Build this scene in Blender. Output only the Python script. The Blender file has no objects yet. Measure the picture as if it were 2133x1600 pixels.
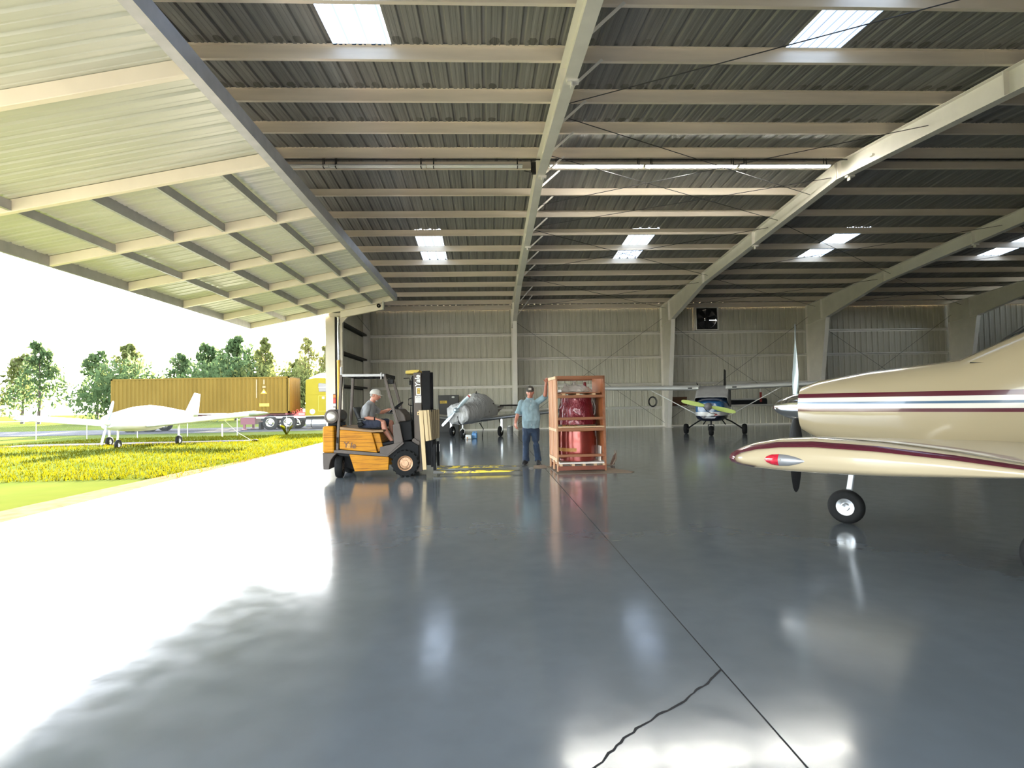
import bpy, bmesh, math, random
from mathutils import Vector, Matrix, Euler, noise
V = Vector
SC = bpy.context.scene
COL = SC.collection
random.seed(11)
PI = math.pi
def R(d): return math.radians(d)

# ------------------------------------------------------------------ mesh builder
class MB:
    def __init__(s): s.v = []; s.f = []; s.m = []
    def add(s, vs, fs, mi=0):
        o = len(s.v)
        s.v += [tuple(p) for p in vs]
        s.f += [tuple(i + o for i in f) for f in fs]
        s.m += [mi] * len(fs)
        return s
    def box(s, lo, hi, mi=0, M=None):
        x0, y0, z0 = lo; x1, y1, z1 = hi
        vs = [(x0,y0,z0),(x1,y0,z0),(x1,y1,z0),(x0,y1,z0),(x0,y0,z1),(x1,y0,z1),(x1,y1,z1),(x0,y1,z1)]
        if M: vs = [M @ V(p) for p in vs]
        return s.add(vs, [(3,2,1,0),(4,5,6,7),(0,1,5,4),(1,2,6,5),(2,3,7,6),(3,0,4,7)], mi)
    def cbox(s, c, d, mi=0, rot=None):
        M = Matrix.Translation(V(c)) @ (Euler(rot).to_matrix().to_4x4() if rot else Matrix())
        h = [x / 2 for x in d]
        return s.box([-x for x in h], h, mi, M)
    def bar(s, p0, p1, w, h, up=(0,0,1), mi=0):
        p0, p1 = V(p0), V(p1); d = (p1 - p0); L = d.length; d.normalize()
        side = d.cross(V(up))
        if side.length < 1e-5: side = d.cross(V((1,0,0)))
        side.normalize(); u = side.cross(d)
        vs = []
        for p in (p0, p1):
            for a, b in ((-1,-1),(1,-1),(1,1),(-1,1)):
                vs.append(p + side * (a * w / 2) + u * (b * h / 2))
        return s.add(vs, [(0,1,2,3),(7,6,5,4),(0,4,5,1),(1,5,6,2),(2,6,7,3),(3,7,4,0)], mi)
    def rings(s, rs, cap=True, close=True, mi=0):
        n = len(rs[0]); vs = [p for r in rs for p in r]; fs = []
        for k in range(len(rs) - 1):
            for i in range(n if close else n - 1):
                j = (i + 1) % n
                fs.append((k*n+i, k*n+j, (k+1)*n+j, (k+1)*n+i))
        if cap:
            fs.append(tuple(reversed(range(n)))); fs.append(tuple((len(rs)-1)*n + i for i in range(n)))
        return s.add(vs, fs, mi)
    def cyl(s, p0, p1, r0, r1=None, n=16, cap=True, mi=0):
        p0, p1 = V(p0), V(p1); r1 = r0 if r1 is None else r1
        q = (p1 - p0).to_track_quat('Z', 'Y')
        rs = []
        for p, r in ((p0, r0), (p1, r1)):
            rs.append([p + q @ V((r*math.cos(2*PI*i/n), r*math.sin(2*PI*i/n), 0)) for i in range(n)])
        return s.rings(rs, cap, True, mi)
    def tube(s, pts, r, n=8, mi=0):
        pts = [V(p) for p in pts]; rs = []
        for k, p in enumerate(pts):
            d = (pts[min(k+1, len(pts)-1)] - pts[max(k-1, 0)])
            q = d.to_track_quat('Z', 'Y'); rr = r[k] if isinstance(r, (list, tuple)) else r
            rs.append([p + q @ V((rr*math.cos(2*PI*i/n), rr*math.sin(2*PI*i/n), 0)) for i in range(n)])
        return s.rings(rs, True, True, mi)
    def lathe(s, prof, n=24, M=None, mi=0, cap=True):
        M = M or Matrix(); rs = []
        for r, z in prof:
            rs.append([M @ V((max(r, 1e-4)*math.cos(2*PI*i/n), max(r, 1e-4)*math.sin(2*PI*i/n), z)) for i in range(n)])
        return s.rings(rs, cap, True, mi)
    def prism(s, poly, vec, mi=0):
        a = [V(p) for p in poly]; b = [p + V(vec) for p in a]; n = len(a)
        fs = [tuple(reversed(range(n))), tuple(n + i for i in range(n))]
        fs += [(i, (i+1) % n, n + (i+1) % n, n + i) for i in range(n)]
        return s.add(a + b, fs, mi)
    def ball(s, c, r, nu=16, nv=10, mi=0, M=None):
        if not isinstance(r, (tuple, list)): r = (r, r, r)
        rs = []
        for k in range(nv + 1):
            t = -PI/2 + PI * k / nv; ct = max(math.cos(t), 1e-3)
            rs.append([V((c[0]+r[0]*ct*math.cos(2*PI*i/nu), c[1]+r[1]*ct*math.sin(2*PI*i/nu), c[2]+r[2]*math.sin(t))) for i in range(nu)])
        if M: rs = [[M @ p for p in q] for q in rs]
        return s.rings(rs, True, True, mi)
    def xf(s, M): s.v = [tuple(M @ V(p)) for p in s.v]; return s
    def build(s, name, mats, parent=None, smooth=None, bevel=0, seg=2, loc=None, rot=None, fixn=True):
        me = bpy.data.meshes.new(name)
        me.from_pydata(s.v, [], s.f)
        if not isinstance(mats, (list, tuple)): mats = [mats]
        for m in mats: me.materials.append(m)
        if len(mats) > 1: me.polygons.foreach_set('material_index', s.m)
        if fixn:
            b = bmesh.new(); b.from_mesh(me); bmesh.ops.recalc_face_normals(b, faces=b.faces); b.to_mesh(me); b.free()
        if smooth is not None:
            me.polygons.foreach_set('use_smooth', [True] * len(me.polygons))
            me.set_sharp_from_angle(angle=R(smooth))
        me.update()
        o = bpy.data.objects.new(name, me); COL.objects.link(o)
        if parent: o.parent = parent
        if loc: o.location = loc
        if rot: o.rotation_euler = rot
        if bevel:
            md = o.modifiers.new('bevel', 'BEVEL'); md.width = bevel; md.segments = seg; md.limit_method = 'ANGLE'; md.angle_limit = R(40)
        return o

def tag(o, label=None, cat=None, group=None, kind=None):
    if label: o['label'] = label
    if cat: o['category'] = cat
    if group: o['group'] = group
    if kind: o['kind'] = kind
    return o
def thing(name, label, cat, loc=(0,0,0), rz=0, group=None):
    o = bpy.data.objects.new(name, None); COL.objects.link(o)
    o.location = loc; o.rotation_euler = (0, 0, rz); o.empty_display_size = .2
    return tag(o, label, cat, group)
def struct(o): o['kind'] = 'structure'; return o
def dup(o, parent=None):
    c = o.copy(); COL.objects.link(c)
    if parent: c.parent = parent
    for ch in list(o.children): dup(ch, c)
    return c

# ------------------------------------------------------------------ materials
def lin(c):
    return tuple((x/12.92 if x <= .04045 else ((x+.055)/1.055)**2.4) for x in c)
def rgb(r, g, b): return lin((r/255, g/255, b/255))
class NT:
    def __init__(s, name):
        s.m = bpy.data.materials.new(name); s.m.use_nodes = True; s.t = s.m.node_tree
        s.b = s.t.nodes['Principled BSDF']; s.out = s.t.nodes['Material Output']; s._co = None
    def n(s, typ, **kw):
        x = s.t.nodes.new(typ)
        for k, v in kw.items():
            if k.startswith('i_'): x.inputs[int(k[2:]) if k[2:].isdigit() else k[2:].replace('_', ' ')].default_value = v
            else: setattr(x, k, v)
        return x
    def l(s, a, b): s.t.links.new(a, b)
    def co(s, scale=(1,1,1), which='Object', rot=(0,0,0)):
        if s._co is None: s._co = s.n('ShaderNodeTexCoord')
        mp = s.n('ShaderNodeMapping'); mp.inputs['Scale'].default_value = scale; mp.inputs['Rotation'].default_value = rot
        s.l(s._co.outputs[which], mp.inputs['Vector']); return mp.outputs[0]
    def noise(s, scale, detail=3, vec=None, rough=.5):
        x = s.n('ShaderNodeTexNoise'); x.inputs['Scale'].default_value = scale; x.inputs['Detail'].default_value = detail
        x.inputs['Roughness'].default_value = rough
        s.l(vec if vec else s.co(), x.inputs['Vector']); return x.outputs['Fac']
    def ramp(s, fac, stops):
        x = s.n('ShaderNodeValToRGB'); e = x.color_ramp.elements
        while len(e) < len(stops): e.new(.5)
        for k, (p, c) in enumerate(stops):
            e[k].position = p; e[k].color = (*(c if isinstance(c, (tuple, list)) else (c, c, c)), 1)[:4]
        s.l(fac, x.inputs[0]); return x.outputs[0]
    def mix(s, fac, a, b):
        x = s.n('ShaderNodeMix', data_type='RGBA')
        for sock, val in ((x.inputs[0], fac), (x.inputs[6], a), (x.inputs[7], b)):
            if hasattr(val, 'is_output'): s.l(val, sock)
            elif isinstance(val, (int, float)): sock.default_value = val
            else: sock.default_value = (*val, 1)[:4]
        return x.outputs[2]
    def math(s, op, a, b=None, c=None):
        x = s.n('ShaderNodeMath', operation=op)
        for k, val in enumerate((a, b, c)):
            if val is None: continue
            if hasattr(val, 'is_output'): s.l(val, x.inputs[k])
            else: x.inputs[k].default_value = val
        return x.outputs[0]
    def set(s, **kw):
        for k, v in kw.items():
            sock = s.b.inputs[k.replace('_', ' ')]
            if hasattr(v, 'is_output'): s.l(v, sock)
            elif isinstance(v, (int, float)): sock.default_value = v
            else: sock.default_value = (*v, 1)[:4] if len(v) == 3 and sock.type == 'RGBA' else v
        return s
    def bump(s, h, strength=.3, dist=.01):
        x = s.n('ShaderNodeBump'); x.inputs['Strength'].default_value = strength; x.inputs['Distance'].default_value = dist
        s.l(h, x.inputs['Height']); s.l(x.outputs[0], s.b.inputs['Normal']); return s
def mat(name, c, rough=.5, metal=0., var=.12, scale=6, stretch=(1,1,1), bump=0, bscale=40, coat=0, spec=.5):
    t = NT(name)
    if var:
        nz = t.noise(scale, 4, t.co(stretch))
        d = tuple(max(0, x*(1-var)) for x in c); l = tuple(min(1, x*(1+var)) for x in c)
        t.set(Base_Color=t.ramp(nz, [(.3, d), (.7, l)]))
    else: t.set(Base_Color=c)
    t.set(Roughness=rough, Metallic=metal, Coat_Weight=coat)
    t.b.inputs['Specular IOR Level'].default_value = spec
    if bump: t.bump(t.noise(bscale, 3), bump, .01)
    return t.m
M = {}
M['white_paint'] = mat('painted steel off white', (.60,.575,.52), .45, 0, .06, 3)
M['purlin'] = mat('purlin steel', (.84,.74,.61), .42, .0, .10, 1.2, (.4,4,4))
M['frame'] = mat('frame steel', (.88,.84,.76), .42, 0, .05, 2)
M['girt'] = mat('girt steel', (.88,.85,.77), .4, .1, .06, 2)
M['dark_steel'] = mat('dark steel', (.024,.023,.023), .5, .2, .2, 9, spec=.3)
M['black'] = mat('black rubber', (.008,.008,.008), .75, 0, .2, 20, bump=.2, spec=.25)
M['blackplastic'] = mat('black plastic', (.008,.008,.009), .5, 0, .15, 20, spec=.3)
M['grey_metal'] = mat('grey metal', (.33,.33,.33), .4, .6, .1, 8)
M['chrome'] = mat('polished metal', (.75,.75,.76), .12, 1., .03, 4)
M['alu'] = mat('aluminium skin', (.66,.67,.68), .26, .9, .06, 3)
M['white'] = mat('white gloss', (.75,.75,.73), .3, 0, .03, 5)
M['cable'] = mat('steel cable', (.04,.04,.042), .5, .5, .1, 30)
# ------------------------------------------------------------------ camera
fpx = 1212.; PIT, YAW, ROL, CH = .0297, .044, -.0184, 1.442
Fv = V((math.sin(YAW)*math.cos(PIT), math.cos(YAW)*math.cos(PIT), math.sin(PIT)))
Rt = V((math.cos(YAW), -math.sin(YAW), 0)); Uv = Rt.cross(Fv)
rr = Rt*math.cos(ROL) + Uv*math.sin(ROL); uu = Uv*math.cos(ROL) - Rt*math.sin(ROL)
cam = bpy.data.cameras.new('camera'); co = bpy.data.objects.new('camera', cam); COL.objects.link(co)
cam.sensor_width = 36; cam.sensor_fit = 'HORIZONTAL'; cam.lens = fpx/2133*36; cam.clip_start = .05; cam.clip_end = 600
mw = Matrix((rr, uu, -Fv)).transposed().to_4x4(); mw.translation = V((0, 0, CH)); co.matrix_world = mw
SC.camera = co
SKYK, SUNK, EXPO, TUBEK = .2, 10., 3.65, 13.
# ================================================================== BUILDING
XL, YB, YN = -6.1, 29.5, -1.18          # left wall, back wall, near wall planes
BAY = 7.62; FX = [1.40 + BAY*k for k in range(5)]; XR = FX[4] + .3
YR, ZR, SL = 14.162, 7.329, .0801       # ridge line: underside of purlins
PUR = .215; PK0, PS = .388, 1.525
def zpur(y): return ZR - SL*abs(y - YR)
RIB = .3048; RX0 = -2.33 - 13*RIB       # rib grid of roof and walls
# ---- floor
t = NT('epoxy floor')
n1 = t.noise(.55, 4); n2 = t.noise(5, 5); n3 = t.noise(40, 2)
base = t.ramp(n1, [(.3, (.122,.137,.147)), (.7, (.168,.186,.197))])
base = t.mix(t.math('MULTIPLY', t.ramp(n2, [(.35, 1.), (.6, 0.)]), .25), base, (.115,.125,.13))
t.set(Base_Color=base, Roughness=t.math('MULTIPLY_ADD', n2, .13, .075), Coat_Weight=.0)
t.b.inputs['IOR'].default_value = 1.58
wav = t.noise(1.6, 3); fine = t.noise(13, 4)
t.bump(t.math('MULTIPLY_ADD', fine, .16, t.math('MULTIPLY', wav, .9)), .16, .010)
M['epoxy'] = t.m
M['joint'] = mat('joint filler', (.012,.012,.012), .8, 0, .1)
XJ = 1.219
fl = MB()
fl.box((-6.28, YN-.1, -.18), (XJ-.005, YB+.15, 0)).box((XJ+.005, YN-.1, -.18), (XR+.2, YB+.15, 0)).box((XJ-.005, YN-.1, -.18), (XJ+.005, YB+.15, -.012))
struct(fl.build('floor', M['epoxy']))
struct(MB().box((XJ-.0055, YN, -.02), (XJ+.0055, YB, -.0015)).build('trim_1', M['joint']))
# crack running from the joint towards the camera
cr = MB(); a = V((XJ, 3.08, 0)); b = V((.12, 2.06, 0)); N = 46; up = []; dn = []
off = 0
for k in range(N + 1):
    s = k/N; off = off*.8 + random.uniform(-.0075, .0075)
    p = a.lerp(b, s) + V((-.67, .74, 0))*(off*min(1, 6*s) - .012*math.sin(s*9))
    w = .0045 + random.random()*.004
    up.append((p.x - .6*w, p.y + .8*w, .0006)); dn.append((p.x + .6*w, p.y - .8*w, .0006))
vs = up + dn; fs = [(k, k+1, N+2+k, N+1+k) for k in range(N)]
cr.add(vs, fs); struct(cr.build('floor_crack', M['joint']))

# ---- corrugated sheet
def sheet(x0, x1, rows, out=1, dep=.032):
    """ribbed sheet: rows = list of functions-of-x giving (y,z) base and (y,z) outward dir"""
    prof = [(0,0),(.05,0),(.06,.004),(.085,.004),(.095,0),(.14,0),(.15,.004),(.175,.004),(.185,0),(.205,0),(.228,1),(.272,1),(.295,0)]
    xs = []
    k = 0
    while True:
        xb = x0 + k*RIB
        if xb >= x1 - 1e-6: break
        for px, ph in prof: xs.append((xb + px, dep*ph if ph in (0, 1) else ph))
        k += 1
    xs.append((x0 + k*RIB, 0))
    mb = MB(); n = len(xs); vs = []
    for (base, d) in rows:
        for x, h in xs: vs.append((x, base[0] + d[0]*h, base[1] + d[1]*h))
    fs = []
    for r in range(len(rows) - 1):
        for i in range(n - 1): fs.append((r*n+i, r*n+i+1, (r+1)*n+i+1, (r+1)*n+i))
    return mb.add(vs, fs)
# roof sheet material: galvalume with streaks and dusty water stains near the purlins
t = NT('galvalume roof')
st = t.noise(1.0, 4, t.co((9, .35, 1))); st2 = t.noise(1, 2, t.co((60, .2, 1)))
c = t.ramp(st, [(.3, (.20,.195,.18)), (.7, (.33,.32,.295))])
c = t.mix(t.math('MULTIPLY', t.ramp(st2, [(.4, 0.), (.7, 1.)]), .35), c, (.25,.245,.23))
sx = t.n('ShaderNodeSeparateXYZ'); t.l(t.co(), sx.inputs[0])
mx = t.math('SUBTRACT', t.math('MODULO', t.math('ADD', sx.outputs[0], 100*RIB - RX0), RIB), .11)
my = t.math('SUBTRACT', t.math('MODULO', t.math('ADD', sx.outputs[1], 100*PS - (YR - PK0) - .0), PS), PS - .17)
d = t.math('ADD', t.math('POWER', t.math('DIVIDE', mx, .085), 2.), t.math('POWER', t.math('DIVIDE', my, .12), 2.))
dd = t.math('ADD', d, t.math('MULTIPLY', t.math('SUBTRACT', t.noise(9, 3), .5), 2.2))
rnd = t.noise(1.0, 1, t.co((1.9, .6, 1)))
sp = t.math('MULTIPLY', t.math('LESS_THAN', dd, .85), t.math('MULTIPLY', t.ramp(rnd, [(.42, 0.), (.55, 1.)]), t.math('LESS_THAN', sx.outputs[1], YR - 1)))
c = t.mix(t.math('MULTIPLY', sp, .75), c, (.085,.08,.07))
t.set(Base_Color=c, Roughness=.58, Metallic=.1); M['roof'] = t.m
t = NT('translucent roof panel')
tr = t.n('ShaderNodeBsdfTranslucent'); tr.inputs[0].default_value = (.17,.20,.24,1)
tp = t.n('ShaderNodeBsdfTransparent'); tp.inputs[0].default_value = (.13,.165,.215,1)
mx_ = t.n('ShaderNodeMixShader'); t.l(tr.outputs[0], mx_.inputs[1]); t.l(tp.outputs[0], mx_.inputs[2])
t.l(t.ramp(t.noise(1, 2, t.co((14, .3, 1))), [(.3, .25), (.7, .55)]), mx_.inputs[0])
sxx = t.n('ShaderNodeSeparateXYZ'); t.l(t.co(), sxx.inputs[0])
ph = t.math('DIVIDE', t.math('MODULO', t.math('ADD', sxx.outputs[0], 100*RIB - RX0), RIB), RIB)      # rib shading put into the tint: darker bands along each rib
bd = t.ramp(ph, [(.0, 1.), (.14, .9), (.17, .30), (.24, .34), (.28, 1.), (.52, .85), (.70, 1.), (.76, .22), (.84, .26), (.90, 1.)])
for nd, cc in ((tr, (.16,.20,.255)), (tp, (.125,.165,.225))):
    mm_ = t.n('ShaderNodeVectorMath', operation='MULTIPLY'); t.l(bd, mm_.inputs[0]); mm_.inputs[1].default_value = cc; t.l(mm_.outputs[0], nd.inputs[0]); t.l(mx_.outputs[0], t.out.inputs[0]); M['skylight'] = t.m

SKY = [13, 37, 61, 85, -11]                      # first rib of each skylight strip
NY0, NY1 = YR-PK0-5*PS+.03, YR-PK0-3*PS-.0       # near skylight between purlins
FY0, FY1 = YR+PK0+3*PS, YR+PK0+5*PS
nrib = int(math.ceil((XR - RX0)/RIB)); k0 = -1
def roofrow(y): return ((y, zpur(y) + PUR), (0, 1))
cuts = sorted(k for k in SKY if k >= 0)
def spans():
    out = []; p = k0
    for c_ in cuts: out.append((p, c_)); p = c_ + 3
    out.append((p, nrib)); return out
for nm, y0, y1, s0, s1 in (('ceiling', YR, YB+.06, FY0, FY1), ('ceiling', YN-.05, YR, NY0, NY1)):
    mb = MB()
    for a, b in spans():
        q = sheet(RX0 + a*RIB, RX0 + b*RIB, [roofrow(y0), roofrow(y1)]); mb.add(q.v, q.f)
    for c_ in cuts:
        for ya, yb in ((y0, s0), (s1, y1)):
            q = sheet(RX0 + c_*RIB, RX0 + (c_+3)*RIB, [roofrow(ya), roofrow(yb)]); mb.add(q.v, q.f)
    struct(mb.build(nm, M['roof']))
wi = 0
for s0, s1 in ((NY0, NY1), (FY0, FY1)):
    for c_ in cuts:
        wi += 1
        q = sheet(RX0 + c_*RIB, RX0 + (c_+3)*RIB, [roofrow(s0+.004), roofrow(s1+.02)])
        q.v = [(x, y, z - .002) for x, y, z in q.v]
        struct(q.build('window_%d' % wi, M['skylight']))
# ridge cap
struct(MB().prism([(RX0, YR-.35, zpur(YR-.35)+PUR+.04), (RX0, YR, ZR+PUR+.05), (RX0, YR+.35, zpur(YR+.35)+PUR+.04), (RX0, YR, ZR+PUR+.075)], (XR-RX0, 0, 0)).build('ridge_cap', M['roof']))

# ---- walls
t = NT('wall sheet')
c = t.ramp(t.noise(1, 3, t.co((6, 6, .5))), [(.3, (.54,.52,.425)), (.7, (.64,.615,.51))])
t.set(Base_Color=c, Roughness=.42); M['wall'] = t.m
def wrow(z): return ((YB, z), (1, 0))
FK = 57; FANX0 = RX0 - RIB + FK*RIB          # ribs cut out for the exhaust fan
q = MB()
for a, b, za, zb in ((RX0-RIB, FANX0, .02, 6.3), (FANX0, FANX0+4*RIB, .02, 4.92), (FANX0, FANX0+4*RIB, 6.08, 6.3), (FANX0+4*RIB, XR, .02, 6.3)):
    p = sheet(a, b, [wrow(za), wrow(zb)], dep=.042); q.add(p.v, p.f)
struct(q.build('wall_back', M['wall']))
struct(MB().box((XL, YB-.05, .0), (XR, YB+.012, .075)).build('baseboard_back', M['girt']))
YJ = 22.85
def rotL(mb): mb.v = [(XL - (y - YB), x, z) for x, y, z in mb.v]; return mb
q = rotL(sheet(YJ, YB, [((YB, .02), (1, 0)), ((YB, 6.38), (1, 0))])); struct(q.build('wall_left', M['wall']))
# gable above the door opening
gv = []; ys = [YN + (YJ-YN)*k/60 for k in range(61)]
mb = MB()
for k in range(60):
    a, b = ys[k], ys[k+1]
    mb.add([(XL, a, 5.32), (XL, b, 5.32), (XL, b, zpur(b)+PUR-.01), (XL, a, zpur(a)+PUR-.01)], [(0,1,2,3)])
struct(mb.build('wall_gable', M['wall']))
mb = MB().box((XL-.03, YN, 0), (XL+.0, 2.3, 5.4)); struct(mb.build('wall_left', M['wall']))
q = rotL(sheet(YN, YB, [((YB, .02), (1, 0)), ((YB, 6.6), (1, 0))])); q.v = [(XR + (x - XL)*-1, y, z) for x, y, z in q.v]
struct(q.build('wall_right', M['wall']))
NEAR_OPEN = (-5.2, 4.0, 2.9)  # unseen opening added behind the camera, sized to let in fill light
mb = MB()
for lo, hi in (((XL, 0), (NEAR_OPEN[0], 6.3)), ((NEAR_OPEN[1], 0), (XR, 6.3)), ((NEAR_OPEN[0], NEAR_OPEN[2]), (NEAR_OPEN[1], 6.3))):
    mb.box((lo[0], YN-.03, lo[1]), (hi[0], YN, hi[1]))
struct(mb.build('wall_near', M['wall']))

# ---- Z sections
def zsec(x0, x1, y, z, d, fl_, flip=1, t=.004, sl=0):
    """purlin: web at y (vertical), bottom flange towards +y*flip, top flange the other way, lips"""
    p = [(-fl_*flip, d), (0, d), (0, 0), (fl_*flip, 0), (fl_*flip, .02)]
    mb = MB()
    for (a, b) in zip(p, p[1:]):
        mb.bar((x0, y + a[0], z + a[1]), (x0, y + b[0], z + b[1]), .0001, .0001) if 0 else None
        v = V((0, b[0]-a[0], b[1]-a[1])).normalized(); nrm = V((0, -v.z, v.y))*t/2
        A = V((x0, y+a[0], z+a[1])); B = V((x0, y+b[0], z+b[1]))
        mb.prism([A+nrm, B+nrm, B-nrm, A-nrm], (x1-x0, 0, 0))
    return mb
xe = [XL+.02] + FX
yp = [(YR - PK0 - PS*k, 1) for k in range(10)] + [(YR + PK0 + PS*k, -1) for k in range(10)]
for (y, fp) in yp:
    for i in range(len(xe) - 1):
        if i > 3: continue
        ov = .62 if i < 4 else 0
        o_ = .0025*(i % 2)
        struct(zsec(xe[i] - (ov if i else 0), xe[i+1] + ov, y + o_, zpur(y) - o_ + .002, PUR - .004, .064, fp).build('purlin', M['purlin']))
# eave struts and girts
ZE = zpur(YB-.12)
struct(MB().box((XL, YB-.16, ZE-.02), (XR, YB-.155, ZE+PUR-.005)).box((XL, YB-.16, ZE-.02), (XR, YB-.03, ZE-.015)).box((XL, YB-.16, ZE-.02), (XR, YB-.165, ZE+.02)).box((XL, YB-.16, ZE+PUR-.012), (XR, YB-.005, ZE+PUR-.007)).build('eave_strut', M['purlin']))
struct(MB().box((XL, YN+.03, ZE-.02), (XR, YN+.16, ZE+PUR-.005)).build('eave_strut', M['purlin']))
def girt(z, x0, x1, nm='girt'):
    mb = MB()
    yi, yo = YB-.2, YB-.002
    mb.box((x0, yi, z), (x1, yo, z+.004)).box((x0, yi, z), (x1, yi+.004, z+.066)).box((x0, yi, z+.05), (x1, yi+.018, z+.066)).box((x0, yo-.004, z-.066), (x1, yo, z+.004))
    return struct(mb.build(nm, M['girt']))
GZ = [4.815, 3.58, 2.19, 1.0]
for z in GZ:
    for i in range(4): girt(z, xe[i] + (.06 if i else 0), xe[i+1] - .0)
for z in GZ[:3]:                       # girts of the short left wall; their shade is put into the dark colour
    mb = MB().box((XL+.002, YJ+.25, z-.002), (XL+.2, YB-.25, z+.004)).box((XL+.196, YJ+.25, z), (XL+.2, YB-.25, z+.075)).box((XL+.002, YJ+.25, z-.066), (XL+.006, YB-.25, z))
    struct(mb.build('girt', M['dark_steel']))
# ---- frames: tapered columns and rafters
def plate(mb, poly, x, tw=.01): mb.prism([(x - tw/2, y, z) for y, z in poly], (tw, 0, 0))
def flange(mb, pts, x, w=.2, t=.014):
    for a, b in zip(pts, pts[1:]):
        mb.bar((x, a[0], a[1]), (x, b[0], b[1]), w, t, up=(0, -(b[1]-a[1]), b[0]-a[0]) if abs(b[0]-a[0]) > 1e-6 else (0, 1, 0))
def frame(x, near=True):
    yo = 29.29; kn = (27.5, 5.24); ha = (23.4, zpur(23.4) - .46); ap = (YR, ZR - .43)
    for sg in ((1, -1) if near else (1,)):
        m = (lambda y: y) if sg == 1 else (lambda y: 2*YR - y)
        mb = MB()
        zt = zpur(yo) - .01
        plate(mb, [(m(yo), 0), (m(28.5), 0), (m(kn[0]), kn[1]), (m(27.55), zpur(27.55)-.01), (m(yo), zt)], x)
        flange(mb, [(m(yo), 0), (m(yo), zt)], x); flange(mb, [(m(28.5), 0), (m(kn[0]), kn[1])], x)
        mb.bar((x, m(yo), kn[1]-.1), (x, m(kn[0]), kn[1]), .18, .014, up=(0,0,1))            # knee stiffener
        mb.bar((x, m(27.95), kn[1]+.02), (x, m(27.95), zpur(27.95)), .19, .02, up=(0,1,0))
        mb.box((x-.16, min(m(yo+.02), m(28.4)), 0), (x+.16, max(m(yo+.02), m(28.4)), .02))
        struct(mb.build('column', M['frame']))
        mb = MB()
        plate(mb, [(m(27.55), kn[1]+.02), (m(ha[0]), ha[1]), (m(ap[0]), ap[1]), (m(ap[0]), ZR-.006), (m(27.55), zpur(27.55)-.006)], x)
        flange(mb, [(m(27.55), kn[1]+.01), (m(ha[0]), ha[1]), (m(ap[0]), ap[1])], x)
        flange(mb, [(m(yo), zpur(yo)-.012), (m(ap[0]), ZR-.012)], x)
        for yy in (ha[0], 18.9, YR+.05):
            zb = ap[1] + (ha[1]-ap[1])*(yy-ap[0])/(ha[0]-ap[0])
            mb.box((x-.1, min(m(yy-.015), m(yy+.015)), zb), (x+.1, max(m(yy-.015), m(yy+.015)), zpur(yy)-.01))
        rf = struct(mb.build('rafter', M['frame']))
        ks = range(0, 10)
        for k in ks:                                     # flange braces to the purlins
            yy = YR + PK0 + PS*k + .03
            if k in (1,) and sg == 1: pass
            if k > 8 or (sg == 1 and k in (6,)): continue
            zb = ap[1] + (ha[1]-ap[1])*min(1, (yy-ap[0])/(ha[0]-ap[0])) if yy < ha[0] else ha[1] + (kn[1]-ha[1])*(yy-ha[0])/(kn[0]-ha[0])
            L = .48 + .5*max(0, (zpur(yy)-zb-.45))
            MB().bar((x+.08, m(yy), zb+.02), (x+.08+L, m(yy), zpur(yy)+.01), .045, .006, up=(0,1,0)).build('flange_brace', M['frame'], rf)
        for yy in ((18.9, 12.9) if sg == 1 else (14.5, 19.4)):   # bolted clips under the rafter
            zb = ap[1] + (ha[1]-ap[1])*(yy-ap[0])/(ha[0]-ap[0])
            MB().box((x-.06, m(yy)-.05, zb-.05), (x+.13, m(yy)+.06, zb-.008)).box((x+.0, m(yy)-.05, zb-.13), (x+.02, m(yy)+.06, zb-.04)).build('clip', M['frame'], rf)
for i, x in enumerate(FX[:4]): frame(x, True)
# corner column
struct(MB().box((XL+.02, YB-.45, 0), (XL+.032, YB-.2, 6.1)).box((XL+.03, YB-.33, 0), (XL+.34, YB-.32, 6.1)).box((XL+.33, YB-.43, 0), (XL+.342, YB-.22, 6.1)).build('column', M['frame']))
# ---- bracing rods
def rod(p, q, r=.008, nm='brace_rod'):
    return struct(MB().cyl(p, q, r, n=6).build(nm, M['cable']))
def zr(y): return zpur(y) - .22
for i in (0, 1, 2):
    xa, xb = FX[i]+.02, FX[i+1]-.02
    if i == 0:
        for ya, yb in ((10.35, 5.2), (10.75, 15.5), (16.2, 11.2), (12.9, 17.3), (17.8, 14.3+.2), (17.9, 23.0), (22.3, 17.9), (22.9, 28.5), (28.3, 24.0)):
            rod((xa, ya, zr(ya)-.02), (xb, yb, zr(yb)-.02))
    else:
        for ya, yb in ((17.4, 23.0), (22.6, 17.8), (23.2, 28.5), (28.4, 23.8)): rod((xa, ya, zr(ya)-.02), (xb, yb, zr(yb)-.02))
    rod((xa, 29.2, 5.5), (xb, 29.2, .22)); rod((xa, 29.17, .22), (xb, 29.17, 5.52))
rod((-5.75, 29.1, 5.05), (XL+.25, 23.6, 5.9))
# conduit along the ridge
struct(MB().tube([(-5.6, YR-.31, 7.27), (XR-2, YR-.31, 7.27)], .014, 6).tube([(1.17, YR-.31, 7.27), (1.17, YR-.33, 6.95), (1.0, YR-.3, 7.0)], .012, 6).cbox((1.23, YR-.33, 7.05), (.1, .08, .28)).build('conduit', M['dark_steel']))
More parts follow.
